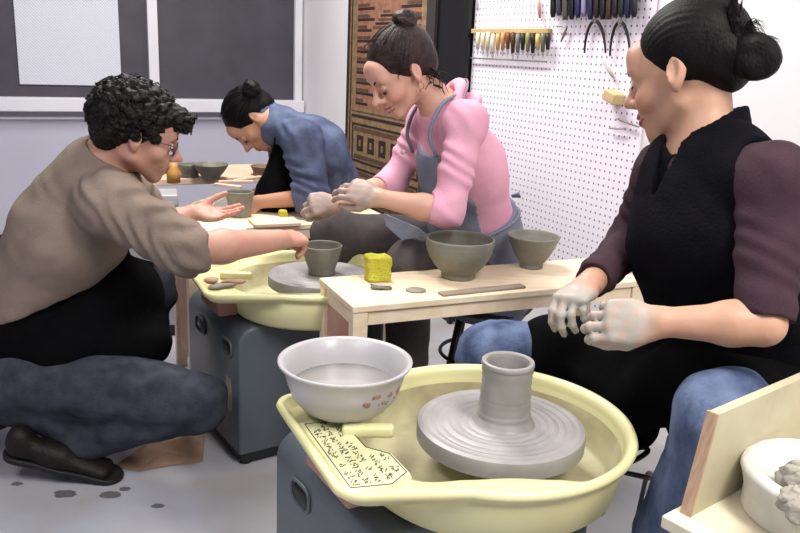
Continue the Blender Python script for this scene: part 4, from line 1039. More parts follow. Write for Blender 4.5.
    F.warp(cloth_noise(.004, 24, 6)); F.warp(lambda x, y, z: .004*np.sin(48*(z*1.4-x*.35)+3*np.sin(8*x))*np.clip(.5+.5*np.sin(x*7), 0, 1))
    lz = .012; F.half((0, 0, lz), (0, 0, -1))
    emit(F, 'jeans', M['jeans_dark'], root, 1)
    # apron: over chest, lap and far knee
    fr = unit(sd.cross(unit(nb-hip)));
    if fr.x < 0: fr = -fr
    lo, hi = bounds([hip, che, nb, K2, K1, at(172, 360, 2.2)], .2); F = Field(lo, hi, .006)
    F.add([SEC(hip-(che-hip)*.12, hip.lerp(che, .55), (.205, .165), (.185, .14), sd), RC(at(70, 315, 2.16), at(128, 292, 2.24), .13, .095), RC(at(110, 290, 2.26), K2+Vector((-.02, 0, 0)), .10, .088), RC(at(60, 345, 2.1), at(150, 346, 2.14), .075, .05), RC(at(128, 300, 2.26), at(152, 342, 2.18), .09, .052), SEC(che, che.lerp(nb, .55), (.1, .16), (.07, .12), sd), RC(at(-30, 348, 2.18), at(60, 345, 2.14), .13, .10)], .05)
    F.warp(cloth_noise(.005, 17, 9))
    F.cut([SEC(hip.lerp(che, .62)-fr*.045, nb-fr*.04, (.26, .18), (.2, .165), sd)], .004)
    F.add([SEC(hip-(che-hip)*.05, hip.lerp(che, .42), (.182, .145), (.18, .14), sd), RC(at(-20, 345, 2.2), at(50, 320, 2.14), .13, .10)], .03)
    emit(F, 'apron', M['apron_black'], root, 1)
    # shoes
    hl = at(6, 452, 2.02); to = at(120, 476, 2.06)
    shoe('shoe', hl, to, Vector((.2, -.1, .95)), M['shoe'], root)
    a = A2+Vector((-.06, 0, 0)); a.z = .014; shoe('shoe', a, a+Vector((.25, -.03, 0)), (0, 0, 1), M['shoe'], root)
    return root
man()

# ---------------------------------------------------------------- woman in pink
def hair_pulled(hp, bun_c, bun_r, knot_r, mtr, root, mid=None, seed=0, res=.0032, strands=110, low=0, vol=1.0):
    T = hp['T']; R = hp['R']; s = hp['s']
    lo, hi = bounds([T(0, -.02, .04), bun_c], .15); F = Field(lo, hi, res)
    F.add([EL(T(0, -.024, .046), (.0835*s*vol, .103*s*vol, .090*s*vol), R), EL(T(0, -.07, -.01), (.062*s, .05*s, .05*s), R)], .03)
    if mid is not None: F.add([RC(T(*mid), bun_c, .045*s, knot_r)], .03)
    F.cut([EL(T(0, .095, -.030-low), (.071*s, .062*s, .089*s), R), EL(T(0, .01, -.115), (.12*s, .075*s, .085*s), R)], .008)
    F.cut([EL(T(q*.088, -.006, -.008), (.024*s, .020*s, .034*s), R) for q in (1, -1)], .006)
    def st(x, y, z):
        q = [(x-bun_c.x), (y-bun_c.y), (z-bun_c.z)]
        u = A(R.col[0]); v = A(R.col[2]); a = q[0]*u[0]+q[1]*u[1]+q[2]*u[2]; b = q[0]*v[0]+q[1]*v[1]+q[2]*v[2]
        an = np.arctan2(a, b+1e-5); return .0005*np.sin(an*46+3*np.sin(an*7+seed))
    F.warp(st, .02)
    h = emit(F, 'hair', mtr, root, 1)
    rnd = random.Random(seed); mb = MB()
    base = Vector((0, -.024, .046)); Hi = (Matrix.Translation(T(0, 0, 0)) @ R.to_4x4()).inverted(); bl = Hi @ Vector(bun_c)
    for i in range(strands):      # strands drawn back over the skull to the knot
        a = rnd.uniform(-PI*.5, PI*1.5); st_ = Vector((.0815*math.cos(a), .055+rnd.uniform(-.05, .01), .048+.082*math.sin(a)))
        if st_.z < .005 and st_.y > -.01: continue
        pts = []
        for u in np.linspace(0, .96, 9):
            p = st_.lerp(bl, u); d = p-base; e = Vector((d.x/.0855, d.y/.105, d.z/.092)); L = e.length
            if L < 1.005*vol: p = base+d/L*1.006*vol
            pts.append(T(*(p/1))) if s == 1 else pts.append(T(*p))
        mb.tube(pts, [.0008+.0003*math.sin(u*3) for u in range(9)], 4)
    build(mb, 'strands', mtr, h, smooth=True)
    lo, hi = bounds([bun_c], bun_r*1.9); F = Field(lo, hi, res*.8)
    n = unit(Vector(bun_c)-T(*(mid or (0, -.03, .04)))); e1 = n.orthogonal().normalized(); e2 = n.cross(e1)
    c = Vector(bun_c)+n*bun_r*.35
    P = [c+(e1*math.cos(a)+e2*math.sin(a))*bun_r*.55+n*bun_r*.15*math.sin(a*2+seed) for a in np.linspace(0, 2*PI, 15)]
    for i in range(14): F.op(RC(P[i], P[i+1], bun_r*(.46+.05*math.sin(i*2)), bun_r*(.46+.05*math.sin(i*2+2))), .006)
    F.op(EL(c+n*bun_r*.25, [bun_r*.62]*3), .01)
    F.warp(cloth_noise(.0022, 150, seed)); emit(F, 'bun', mtr, h, 1)
    return h, c, n
def pink():
    root = thing('person', 'smiling woman in pink hooded top and grey apron leaning over the further wheel', 'person', (.28, 2.62, 0))
    ear = at(413, 73, 2.36); f = unit((-.74, -.40, -.56)); Hm = head_matrix(ear, f, (-.1, 0, 1), -1, .98); hp = head_prims(Hm, smile=1, nose=1.3, mouth_open=.0012); T = hp['T']
    hip = at(482, 262, 2.66); che = at(462, 165, 2.52); nb = at(440, 104, 2.46)
    S1 = at(468, 122, 2.33); S2 = at(428, 118, 2.62)
    E1 = at(447, 212, 2.24); W1_ = at(380, 198, 2.24); E2 = at(392, 185, 2.60); W2_ = at(337, 203, 2.42)
    H1 = at(470, 262, 2.55); K1 = at(411, 266, 2.36); A1 = at(405, 372, 2.32); A1.z = .1
    H2 = at(450, 246, 2.76); K2 = at(335, 234, 2.64); A2 = K2+Vector((-.02, .1, -.5)); A2.z = .1
    sd = unit(S1-S2)
    lo, hi = bounds([T(0, 0, .1), hip, S1, S2, E1, W1_, E2, W2_, H1, K1, A1, K2, A2, at(300, 200, 2.4)], .14)
    F = Field(lo, hi, .0042)
    add_head(F, hp)
    F.add([RC(T(0, -.03, -.04), nb, .048, .052)], .03)
    F.add([SEC(hip, che, (.14, .10), (.13, .095), sd), SEC(che, nb-(nb-che)*.2, (.13, .09), (.11, .06), sd), RC(S1, S2, .042, .042)], .05)
    F.add(chain([S1, E1, E1.lerp(W1_, .35), W1_], [.042, .034, .036, .024]), .02); F.add(chain([S2, E2, E2.lerp(W2_, .35), W2_], [.042, .034, .036, .024]), .02)
    F.add([RC(H1, K1, .075, .052), RC(K1, A1, .05, .034), RC(H2, K2, .075, .052), RC(K2, A2, .05, .034)], .03)
    hand(F, W1_, at(338, 184, 2.26)-W1_, Vector((.1, -.75, .6)), 1, [(.35, .5, .3), (.4, .5, .3), (.5, .5, .3), (.6, .6, .3)], s=1.0, spread=.04, thumb=(.75, .5, -.5), tb=.4)
    hand(F, W2_, at(300, 205, 2.36)-W2_, Vector((.0, -.85, .5)), 1, [(.9, 1.1, .6), (1.0, 1.1, .6), (1.1, 1.1, .6), (1.2, 1.1, .6)], s=.98, thumb=(.8, .4, -.5), tb=.9)
    pt = [(T(0, .1, -.0655), .022, (196, 104, 108), .55, .5), (T(.04, .07, -.03), .03, (226, 138, 124), .4, .7), (T(-.04, .07, -.03), .03, (226, 138, 124), .4, .7),
          (at(345, 192, 2.26), .125, (150, 138, 130), .92, .35), (at(300, 205, 2.36), .12, (146, 138, 132), .92, .3)]
    emit(F, 'body', SK['pinkw'], root, 1, pt)
    eyes_part(hp, root, 1); eyelash(hp, root, 'eyebrows', M['hair_brown']); lashes(hp, root, M['hair_brown']); mouth(hp, root, 1, True)
    lids(hp, Hm, SK['pinkw'], root)
    bun = at(404, 24, 2.42)
    h, c, n = hair_pulled(hp, bun, .036, .022, M['hair_brown'], root, mid=(0, -.06, .09), seed=2, low=.016, vol=1.04)
    # short loose tail at the nape
    mb = MB(); rnd = random.Random(6); a0 = at(432, 78, 2.42)
    for i in range(40):
        d = Vector((rnd.uniform(-.01, .05), rnd.uniform(-.03, .02), rnd.uniform(-.05, .0))); s0 = a0+Vector((rnd.uniform(-.02, .01), rnd.uniform(-.03, .03), rnd.uniform(-.02, .03)))
        mb.tube([s0, s0+d*.5+Vector((.01, 0, .004)), s0+d], [.0018, .0016, .0006], 5)
    build(mb, 'loose_ends', M['hair_brown'], h, smooth=True)
    p = T(-.078, -.008, -.036); mb = MB(); mb.tube([p+Vector((.008*math.cos(a), 0, -.010+.010*math.sin(a))) for a in np.linspace(0, 2*PI, 17)[:-1]], .0014, 6, closed=True); mb.sphere(p-Vector((0, 0, .024)), .005, 8)
    build(mb, 'earring', M['gold'], root, smooth=True)
    # hooded top
    lo, hi = bounds([hip, che, nb, S1, S2, E1, E2, W2_], .16); F = Field(lo, hi, .005)
    F.add([SEC(hip.lerp(che, .18), che, (.152, .13), (.152, .122), sd), SEC(che, nb-(nb-che)*.25, (.152, .118), (.115, .072), sd), RC(S1, S2, .054, .054)], .06)
    cu1 = E1.lerp(W1_, .18); cu2 = E2.lerp(W2_, .2)
    F.add([RC(S1, E1, .056, .047, (.003, 16, 1)), RC(E1, cu1, .047, .041), RC(S2, E2, .056, .046, (.003, 16, 1)), RC(E2, cu2, .046, .042)], .035)
    F.warp(cloth_noise(.004, 17, 12))
    hn = unit(T(0, -.03, -.03)-nb)
    F.cut([RC(nb+hn*.02, nb+hn*.14, .058, .075)], .01)
    F.cut([RC(cu1+unit(W1_-E1)*.062, W1_, .062, .06), RC(cu2+unit(W2_-E2)*.06, W2_, .06, .055)], .004)
    top = emit(F, 'hooded_top', M['pink'], root, 1)
    # hood rolled round the neck
    e1 = unit(sd-hn*sd.dot(hn)); e2 = hn.cross(e1); fwd = e2 if e2.dot(f) > 0 else -e2
    lo, hi = bounds([nb], .2); F = Field(lo, hi, .004); c = nb+hn*.012-fwd*.01; P = []
    for a in np.linspace(0, 2*PI, 25):
        k = -math.cos(a)      # 1 at the back
        P.append(c+e1*math.sin(a)*.074+fwd*math.cos(a)*.074-hn*(.030+.018*math.cos(a)))
    for i in range(24):
        a = 2*PI*i/24; F.op(RC(P[i], P[i+1], .013, .013), .02)
    F.add([EL(c-fwd*.045-hn*.075, (.085, .045, .03), frame(c, e1, fwd).to_3x3())], .03)
    F.warp(cloth_noise(.003, 30, 4)); emit(F, 'hood', M['pink'], top, 1)
    mb = MB(); mb.tube([p_+(p_-c).normalized()*.024 for p_ in P[5:20]], .003, 6); label(build(mb, 'hood_seam', mat('grey_seam', (140, 120, 130), .8), top, smooth=True), 'grey seam line of hood')
    # apron: bib and skirt
    up = unit(che-hip); fr = unit(sd.cross(up)); fr = fr if fr.dot(Vector((-1, -.3, 0))) > 0 else -fr
    lo, hi = bounds([hip, che, nb, K1, K2], .2); F = Field(lo, hi, .005)
    F.add([SEC(hip-up*.10, hip.lerp(che, .42), (.185, .165), (.172, .146), sd), RC(hip.lerp(H1, .6)+fr*.05, H1.lerp(K1, .5), .12, .095)], .02); F.warp(cloth_noise(.005, 20, 5)); F.half(hip.lerp(che, .55), up)
    ap = emit(F, 'apron', M['apron_grey'], root, 1)
    F = Field(lo, hi, .005)
    F.add([SEC(hip.lerp(che, .1), che, (.160, .139), (.160, .131), sd), SEC(che, nb-(nb-che)*.25, (.160, .127), (.123, .080), sd)], .05); F.warp(cloth_noise(.004, 17, 12))
    u2 = unit(nb-che); F.half(che+u2*.10, u2); F.half(che+fr*.045, -fr); F.half(che+sd*.13, sd); F.half(che-sd*.13, -sd); F.half(hip.lerp(che, .3), -up)
    emit(F, 'bib', M['apron_grey'], ap, 1)
    mb = MB(); kn = at(512, 196, 2.66); wc = hip.lerp(che, .42)
    mb.tube([wc+sd*math.cos(a)*.174+fr*math.sin(a)*.148 for a in np.linspace(0, 2*PI, 41)[:-1]], .006, 6, closed=True)
    mb.tube([kn, kn+Vector((.02, -.01, .012)), kn+Vector((.028, 0, -.0)), kn], .006, 6); build(mb, 'waist_tie', M['apron_grey'], ap, smooth=True)
    for sft in (.10, -.10):
        mb = MB(); a = che+u2*.095+sd*sft+fr*.105; mb.tube(spline([a-u2*.01, a.lerp(nb+sd*sft*.9+fr*.04+u2*.01, .5)+fr*.024, nb+sd*sft*.9+fr*.03+u2*.012, nb+sd*sft*.7-fr*.04+u2*.018], 6), .006, 6)
        build(mb, 'neck_strap', M['apron_grey'], ap, smooth=True)
    mb = MB(); c1 = at(402, 158, 2.36); mb.sphere(at(403, 152, 2.35), .008, 10); build(mb, 'buckle', M['plastic'], ap, smooth=True)
    # trousers
    lo, hi = bounds([hip, H1, K1, A1, K2, A2], .15); F = Field(lo, hi, .006)
    F.add([SEC(hip-up*.1, hip+up*.06, (.165, .14), (.155, .13), sd), RC(H1, K1, .105, .078), RC(K1, A1, .074, .062), RC(H2, K2, .10, .075), RC(K2, A2, .07, .06)], .04)
    F.warp(cloth_noise(.005, 20, 8)); F.half((0, 0, .04), (0, 0, -1)); emit(F, 'trousers', M['trousers'], root, 1)
    for A_ in (A1, A2):
        a = Vector((A_.x+.05, A_.y+.02, .014)); shoe('shoe', a, a+Vector((-.23, -.08, 0)), (0, 0, 1), M['shoe'], root)
    # rag on the lap
    lo, hi = bounds([at(405, 228, 2.3)], .12); c = at(403, 229, 2.36); F = Field(lo, hi, .004)
    stool('black stool under the woman in pink', (hip.x+.03, hip.y+.02), hip.z-.125)
pink()
mb = MB(); P = [at(384, 214, 2.30), at(418, 228, 2.33), at(428, 236, 2.36), at(402, 240, 2.34), at(386, 226, 2.31)]
nrm = (P[1]-P[0]).cross(P[3]-P[0]).normalized()*.004; k = len(P); mb.add(P+[p+nrm for p in P], [list(range(k)), list(range(2*k-1, k-1, -1))]+[[i, (i+1) % k, (i+1) % k+k, i+k] for i in range(k)])
tag(build(mb, 'cloth', mat('pale_blue_cloth', (176, 190, 222), .9, (160, 174, 208), 20, .3, 80)), 'pale blue cloth on the lap of the woman in pink', 'cloth')

# ---------------------------------------------------------------- woman in blue denim, bent over at the back
def blue():
    root = thing('person', 'woman in blue denim shirt with black bun bent over work at the back', 'person', (-.30, 3.25, 0))
    ear = at(253, 119, 3.12); f = unit((-.40, -.22, -.88)); Hm = head_matrix(ear, f, (-.7, 0, .6), -1, .96); hp = head_prims(Hm, nose=1.0); T = hp['T']
    hip = at(334, 200, 3.36); che = at(312, 150, 3.24); nb = at(276, 124, 3.18)
    S1 = at(302, 140, 3.04); S2 = at(285, 130, 3.34); E1 = at(312, 197, 2.98); W1_ = at(258, 202, 3.02); E2 = at(282, 185, 3.35); W2_ = at(250, 197, 3.18)
    sd = unit(S1-S2)
    H1 = hip+Vector((0, -.09, -.02)); H2 = hip+Vector((0, .09, -.02)); K1 = Vector((-.42, 3.22, .5)); K2 = Vector((-.60, 3.62, .5)); A1 = Vector((-.40, 3.22, .1)); A2 = Vector((-.58, 3.66, .1))
    lo, hi = bounds([T(0, 0, .1), hip, S1, S2, E1, E2, W1_, W2_, K1, K2, A1, at(240, 200, 3)], .14)
    F = Field(lo, hi, .006); add_head(F, hp)
    F.add([RC(T(0, -.03, -.04), nb, .048, .052)], .03)
    F.add([SEC(hip, che, (.13, .10), (.13, .095), sd), SEC(che, nb, (.13, .09), (.08, .06), sd)], .05)
    F.add(chain([S1, E1, W1_], [.042, .036, .025])+chain([S2, E2, W2_], [.042, .036, .025]), .02)
    F.add([RC(H1, K1, .07, .05), RC(K1, A1, .05, .034), RC(H2, K2, .07, .05), RC(K2, A2, .05, .034)], .03)
    hand(F, W1_, Vector((-.9, -.1, -.35)), Vector((.1, -.6, .7)), 1, [(.5, .6, .3)]*4); hand(F, W2_, Vector((-.8, -.3, -.4)), Vector((0, .4, .8)), -1, [(.5, .6, .3)]*4)
    emit(F, 'body', SK['bluew'], root, 1, [(T(0, .1, -.066), .02, (176, 100, 96), .5, .5), (W1_+Vector((-.1, 0, -.04)), .09, GREY, .9, .3)])
    eyes_part(hp, root, 1); eyelash(hp, root, 'eyebrows', M['hair_black']); mouth(hp, root); lids(hp, Hm, SK['bluew'], root)
    hair_pulled(hp, at(251, 90, 3.14), .034, .022, M['hair_black'], root, mid=(0, -.07, .06), seed=5, low=.026, vol=1.06)
    lo, hi = bounds([hip, che, nb, S1, S2, E1, E2], .17); F = Field(lo, hi, .006)
    F.add([SEC(hip, che, (.17, .14), (.165, .13), sd), SEC(che, nb-(nb-che)*.1, (.165, .13), (.12, .075), sd), RC(S1, S2, .066, .062), RC(nb, nb+unit(T(0, -.03, -.04)-nb)*.05, .068, .060), RC(S1, E1, .072, .062, (.005, 20, 1)), RC(E1, E1.lerp(W1_, .18), .062, .05), RC(S2, E2, .068, .056), RC(E2, E2.lerp(W2_, .3), .056, .05)], .05)
    F.warp(cloth_noise(.007, 19, 15)); c = E1.lerp(W1_, .18)+unit(W1_-E1)*.07; F.cut([RC(c, W1_, .07, .06)], .004)
    hn = unit(T(0, -.03, -.04)-nb); F.cut([RC(nb+hn*.06, nb+hn*.14, .055, .065)], .006)
    sh = emit(F, 'denim_shirt', M['denim_blue'], root, 1)
    e1 = unit(sd-hn*sd.dot(hn)); e2 = hn.cross(e1); lo, hi = bounds([nb], .15); F = Field(lo, hi, .005)
    P = [nb+hn*.052+(e1*math.cos(a)+e2*math.sin(a))*.064 for a in np.linspace(0, 2*PI, 21)]
    for i in range(20): F.op(SEC(P[i], P[i+1], (.024, .010), (.024, .010), hn), .006)
    emit(F, 'collar', M['denim_blue'], sh, 1)
    # black apron on her front and lap
    up = unit(che-hip); fr = unit(sd.cross(up)); fr = fr if fr.z < 0 else -fr
    lo, hi = bounds([hip, che, nb, K1, K2], .17); F = Field(lo, hi, .006)
    F.add([RC(at(284, 152, 3.12), at(278, 195, 3.10), .045, .085), RC(at(278, 195, 3.14), at(325, 215, 3.2), .09, .10)], .03); F.warp(cloth_noise(.004, 20, 3)); emit(F, 'apron', M['apron_black'], root, 1)
    mb = MB(); mb.tube([at(270, 170, 3.08), at(273, 150, 3.07), at(276, 132, 3.08)], .004, 6); build(mb, 'apron_strap', M['apron_black'], root, smooth=True)
    lo, hi = bounds([hip, K1, K2, A1, A2], .15); F = Field(lo, hi, .009); F.add([SEC(hip-up*.08, hip+up*.04, (.16, .14), (.155, .13), sd), RC(H1, K1, .09, .075), RC(K1, A1, .07, .06), RC(H2, K2, .09, .075), RC(K2, A2, .07, .06)], .04); F.half((0, 0, .04), (0, 0, -1)); emit(F, 'trousers', M['trousers'], root, 1)
    for A_ in (A1, A2):
        a = Vector((A_.x+.05, A_.y, .014)); shoe('shoe', a, a+Vector((-.23, -.02, 0)), (0, 0, 1), M['shoe'], root)
    stool('black stool under the woman in blue at the back', (hip.x+.02, hip.y), hip.z-.13)
blue()

# ---------------------------------------------------------------- woman in the black vest, right foreground
def vestw():
    root = thing('person', 'woman in black vest with clay covered hands seated at the foreground wheel', 'person', (.72, 1.55, 0))
    ear = at(670, 73, 1.54); f = unit((-.74, .57, -.30)); Hm = head_matrix(ear, f, (.02, .02, 1), -1, 1.02); hp = head_prims(Hm, smile=1, nose=.7); T = hp['T']
    hip = at(742, 392, 1.60); che = at(715, 235, 1.50); nb = at(706, 146, 1.55)
    S1 = at(774, 178, 1.36); S2 = at(664, 172, 1.62); E1 = at(763, 324, 1.25); W1_ = at(660, 322, 1.27)
    E2 = at(628, 245, 1.70); W2_ = at(590, 284, 1.44)
    H1 = at(760, 400, 1.50); K1 = at(700, 418, 1.17); A1 = at(672, 560, 1.30); A1.z = .1
    H2 = at(690, 365, 1.74); K2 = at(492, 356, 1.80); A2 = K2+Vector((-.06, -.0, -.5)); A2.z = .1
    K1 = at(722, 416, 1.26); A1 = at(634, 560, 1.38); A1.z = .1; sd = unit(S1-S2)
    lo, hi = bounds([T(0, 0, .1), hip, S1, S2, E1, W1_, E2, W2_, H1, K1, A1, K2, A2, at(550, 320, 1.35)], .13)
    F = Field(lo, hi, .0036)
    add_head(F, hp)
    F.add([RC(T(0, -.035, -.03), nb, .046, .052)], .025)
    F.add([SEC(hip, che, (.14, .10), (.13, .10), sd), SEC(che, nb-(nb-che)*.2, (.13, .095), (.11, .06), sd), RC(S1, S2, .042, .042)], .05)
    F.add(chain([S1, E1, E1.lerp(W1_, .3), W1_], [.042, .033, .035, .0235]), .02); F.add(chain([S2, E2, E2.lerp(W2_, .3), W2_], [.042, .034, .036, .024]), .02)
    F.add([RC(H1, K1, .075, .055), RC(K1, A1, .052, .036), RC(H2, K2, .075, .055), RC(K2, A2, .052, .036)], .03)
    tips = hand(F, W1_, at(590, 320, 1.29)-W1_, Vector((-.1, -.86, .45)), 1, [(.3, .9, .7), (.38, .9, .7), (.45, .95, .7), (.5, 1.0, .7)], s=.98, thumb=(.85, .45, -.25), tb=.5)
    hand(F, W2_, at(562, 306, 1.36)-W2_, Vector((-.65, -.65, .45)), -1, [(.6, .7, .5), (.7, .75, .5), (.75, .8, .5), (.8, .8, .5)], s=.92, thumb=(.7, .5, -.6), tb=.6)
    pt = [(T(0, .1, -.066), .022, (196, 104, 104), .5, .5), (T(-.045, .065, -.035), .035, (224, 140, 122), .35, .8), (T(.0, .11, -.02), .03, (222, 142, 124), .3, .8),
          (at(600, 318, 1.3), .095, (166, 160, 152), .93, .25), (at(565, 315, 1.38), .075, (160, 156, 148), .95, .25), (at(635, 322, 1.28), .05, (176, 164, 152), .6, .8)]
    emit(F, 'body', SK['rightw'], root, 1, pt)
    eyes_part(hp, root, .3); eyelash(hp, root, 'eyebrows', M['hair_black']); lashes(hp, root, M['hair_black']); mouth(hp, root, 1, True)
    # hair: smooth cap and folded low bun with a tuft of ends
    kn = at(734, 52, 1.51); T_ = T; R = hp['R']
    lo, hi = bounds([T(0, -.03, .05), kn], .16); F = Field(lo, hi, .003)
    F.add([EL(T(0, -.028, .048), (.087, .106, .094), R), EL(T(0, -.078, -.0), (.062, .046, .056), R), RC(T(0, -.09, .03), kn, .036, .018)], .025)
    F.cut([EL(T(0, .098, -.030), (.072, .062, .090), R), EL(T(0, .01, -.118), (.13, .072, .085), R)], .008)
    F.cut([EL(T(q*.09, -.004, -.006), (.026, .020, .034), R) for q in (1, -1)], .006)
    def st(x, y, z):
        d = [x-kn.x, y-kn.y, z-kn.z]; u = A(R.col[0]); v = A(R.col[2]); a = d[0]*u[0]+d[1]*u[1]+d[2]*u[2]; b = d[0]*v[0]+d[1]*v[1]+d[2]*v[2]
        an = np.arctan2(a, b+1e-5); return .0006*np.sin(an*60+3*np.sin(an*6))
    F.warp(st, .02); hr = emit(F, 'hair', M['hair_black'], root, 1)
    D = 1.50; lo, hi = bounds([at(757, 58, D)], .12); F = Field(lo, hi, .0028)
    n = 16; P = [at(756+13*math.cos(a), 57-13.5*math.sin(a), D) for a in np.linspace(PI*.85, -PI*1.1, n)]
    for i in range(n-1): F.op(RC(P[i], P[i+1], .019+.002*math.sin(i*1.1), .019+.002*math.sin(i*1.1+1.1)), .006)
    F.op(EL(at(756, 57, D), (.026, .02, .028)), .012); F.op(RC(kn, at(744, 46, D), .017, .017), .01)
    bc_ = at(756, 57, D)
    F.warp(lambda x, y, z: .0007*np.sin(np.sqrt((x-bc_.x)**2+(z-bc_.z)**2)*1500), .02); emit(F, 'bun', M['hair_black'], hr, 1)
    F = Field(*bounds([at(734, 20, 1.51)], .09), .003); F.add([RC(at(737, 48, 1.51), at(735, 22, 1.51), .013, .012), RC(at(735, 22, 1.51), at(733, -6, 1.51), .012, .006)], .005); F.warp(cloth_noise(.002, 150, 2)); emit(F, 'tied_tuft', M['hair_black'], hr, 1)
    mb = MB(); rnd = random.Random(9)
    def wisp(b, e, lift, r_):
        pts = [b.lerp(e, u)+Vector((0, 0, lift*math.sin(u*PI))) for u in np.linspace(0, 1, 8)]; mb.tube(pts, [r_*(1-.85*u) for u in np.linspace(0, 1, 8)], 5)
    for i in range(60): wisp(at(737+rnd.uniform(-5, 4), 46+rnd.uniform(-4, 6), 1.51), at(736+rnd.uniform(-9, 9), rnd.uniform(-10, 20), 1.51+rnd.uniform(-.02, .02)), 0, .0016)
    for i in range(34): wisp(at(740+rnd.uniform(-3, 4), 40+rnd.uniform(-6, 6), 1.50), at(757+rnd.uniform(-8, 10), 34+rnd.uniform(-12, 10), 1.49), rnd.uniform(.012, .03), .0013)
    for i in range(26): wisp(at(762+rnd.uniform(-8, 6), 41+rnd.uniform(-3, 4), 1.49), at(777+rnd.uniform(-3, 4), 50+rnd.uniform(-12, 10), 1.49), rnd.uniform(.002, .008), .001)
    for i in range(0): wisp(at(632+rnd.uniform(0, 8), 12+rnd.uniform(-6, 6), 1.60), at(628+rnd.uniform(-3, 5), 38+rnd.uniform(-8, 10), 1.60), 0, .0009)
    build(mb, 'loose_ends', M['hair_black'], hr, smooth=True)
    # long sleeved top
    lo, hi = bounds([hip, che, nb, S1, S2, E1, E2, W2_], .14); F = Field(lo, hi, .0048)
    F.add([SEC(hip.lerp(che, .3), che, (.15, .115), (.145, .115), sd), SEC(che, nb-(nb-che)*.3, (.145, .11), (.12, .07), sd), RC(S1, S2, .056, .055)], .05)
    cu1 = E1.lerp(S1, .07); cu2 = E2.lerp(W2_, .86)
    F.add([RC(S1, cu1, .057, .047, (.002, 16, 1)), RC(S2, E2, .056, .046, (.002, 14, 1)), RC(E2, cu2, .046, .036, (.002, 20, 1))], .03)
    F.warp(cloth_noise(.003, 20, 31)); F.cut([RC(E1+unit(E1-S1)*.055, E1+unit(E1-S1)*.12, .075, .075), RC(cu2+unit(W2_-E2)*.05, W2_+unit(W2_-E2)*.04, .045, .045)], .003)
    hn = unit(T(0, -.03, -.04)-nb); F.cut([RC(nb+hn*.0, nb+hn*.12, .075, .09)], .006)
    emit(F, 'long_sleeved_top', M['maroon'], root, 1)
    # vest
    up = unit(nb-hip); fr = unit(sd.cross(up)); fr = fr if fr.x < 0 else -fr
    lo, hi = bounds([hip, che, nb, S1, S2], .22); F = Field(lo, hi, .005)
    F.add([SEC(hip.lerp(che, -.05), che, (.178, .15), (.172, .142), sd), SEC(che, nb-(nb-che)*.22, (.172, .138), (.135, .088), sd), RC(S1.lerp(S2, .12), S2.lerp(S1, .12), .062, .06)], .06)
    F.warp(cloth_noise(.004, 16, 21))
    F.cut([RC(S1+sd*.018+Vector((0, 0, .02)), S1.lerp(E1, .35)+sd*.05, .074, .07), RC(S2-sd*.02+Vector((0, 0, .0)), S2.lerp(E2, .4)-sd*.04, .070, .07)], .008)
    F.cut([RC(nb+hn*.01, nb+hn*.12, .070, .085), RC(nb+fr*.05+hn*.01, nb+fr*.12-hn*.045, .045, .012)], .008)
    v = emit(F, 'vest', M['vest'], root, 1)
    # standing collar
    e1 = unit(sd-hn*sd.dot(hn)); e2 = hn.cross(e1); fw = e2 if e2.dot(fr) > 0 else -e2
    lo, hi = bounds([nb], .17); F = Field(lo, hi, .004); n = 30
    def cp(a, t): # a=0 front
        return nb+e1*math.sin(a)*(.073+.006*t)+fw*(math.cos(a)*.076+.004)+hn*(.004+.03*t*(1-.25*math.cos(a)))-hn*.045*max(0, math.cos(a))+hn*.018*max(0, -math.cos(a))
    for i in range(n):
        a0 = .42+(2*PI-.84)*i/n; a1 = .42+(2*PI-.84)*(i+1)/n
        p0, p1 = cp(a0, .5), cp(a1, .5); F.op(SEC(p0, p1, (.033, .008), (.033, .008), hn), .006)
    for q in (1, -1):
        p = cp(.42*q, .5); F.op(SEC(p, p-hn*.075+fr*.035-e1*q*.016, (.03, .009), (.022, .009), e1), .012)
    F.warp(cloth_noise(.002, 40, 3)); emit(F, 'collar', M['vest'], v, 1)
    mb = MB(); pts = [nb+fr*(.075+.03*t)+(-up)*(.06+.3*t) for t in np.linspace(0, 1, 12)]
    mb.tube([nb+fr*(.088+.048*math.sin(min(t*1.6, 1)*PI/2))-up*(.06+.28*t) for t in np.linspace(0, 1, 14)], .003, 6); build(mb, 'zip', M['black'], v, smooth=True)
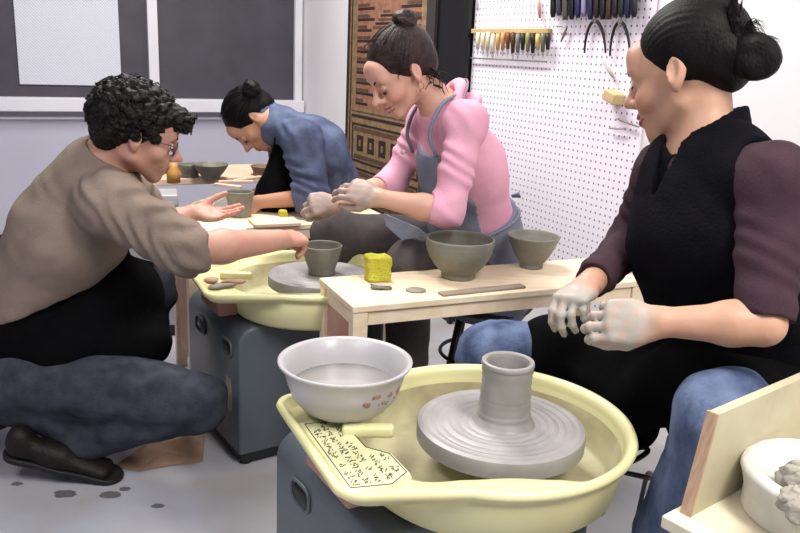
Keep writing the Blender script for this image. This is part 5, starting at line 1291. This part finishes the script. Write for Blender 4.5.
    # jeans
    lo, hi = bounds([hip, H1, K1, A1, H2, K2, A2], .16); F = Field(lo, hi, .0055)
    F.add([SEC(hip-up*.08, hip+up*.05, (.18, .15), (.165, .14), sd), RC(H1, K1, .10, .078), RC(K1-Vector((0, 0, .01)), K1.lerp(A1, .5), .071, .062), RC(K1.lerp(A1, .5), A1, .062, .066), RC(H2, K2, .095, .084), RC(K2, A2, .072, .062)], .035)
    F.warp(cloth_noise(.0045, 24, 41)); F.warp(lambda x, y, z: .003*np.sin(60*(x+.3*z)+3*np.sin(10*z))*np.clip((.6-z)*3, 0, 1)); F.half((0, 0, .045), (0, 0, -1)); emit(F, 'jeans', M['jeans'], root, 1)
    # apron over lap and far thigh, hanging between the knees
    lo, hi = bounds([hip, K1, K2, at(620, 440, 1.4)], .2); F = Field(lo, hi, .0055)
    F.add([SEC(hip-up*.04, hip+up*.14, (.195, .168), (.18, .152), sd), RC(H2, H2.lerp(K2, .70), .112, .100), RC(H1, H1.lerp(K1, .62), .118, .098), RC(at(650, 372, 1.62), at(625, 395, 1.62), .09, .07), RC(at(690, 380, 1.46), at(640, 400, 1.54), .09, .06), RC(at(610, 380, 1.66), at(632, 430, 1.6), .07, .045)], .05)
    F.warp(cloth_noise(.006, 15, 51)); emit(F, 'apron', M['apron_black'], root, 1)
    for A_, d in ((A1, Vector((-.2, -.06, 0))), (A2, Vector((-.22, .0, 0)))):
        a = Vector((A_.x+.05, A_.y+.01, .014)); shoe('shoe', a, a+d, (0, 0, 1), M['shoe'], root)
    stool('black stool under the woman in the black vest', (hip.x+.03, hip.y+.02), max(.3, hip.z-.15))
vestw()
c = [tuple(p) for p in spline(pts, 8)] if False else None
tag(build(MB().tube(spline([at(588, 470, 1.50), at(604, 448, 1.55), at(628, 444, 1.58), at(648, 450, 1.58), at(630, 462, 1.55), at(608, 462, 1.52), at(616, 470, 1.55), at(650, 478, 1.6), Vector((.62, 1.75, .25)), Vector((.66, 1.9, .01))], 8), .006, 8), 'power_cable', M['black'], smooth=True), 'black cable looping near the right rim of the foreground wheel', 'cable')
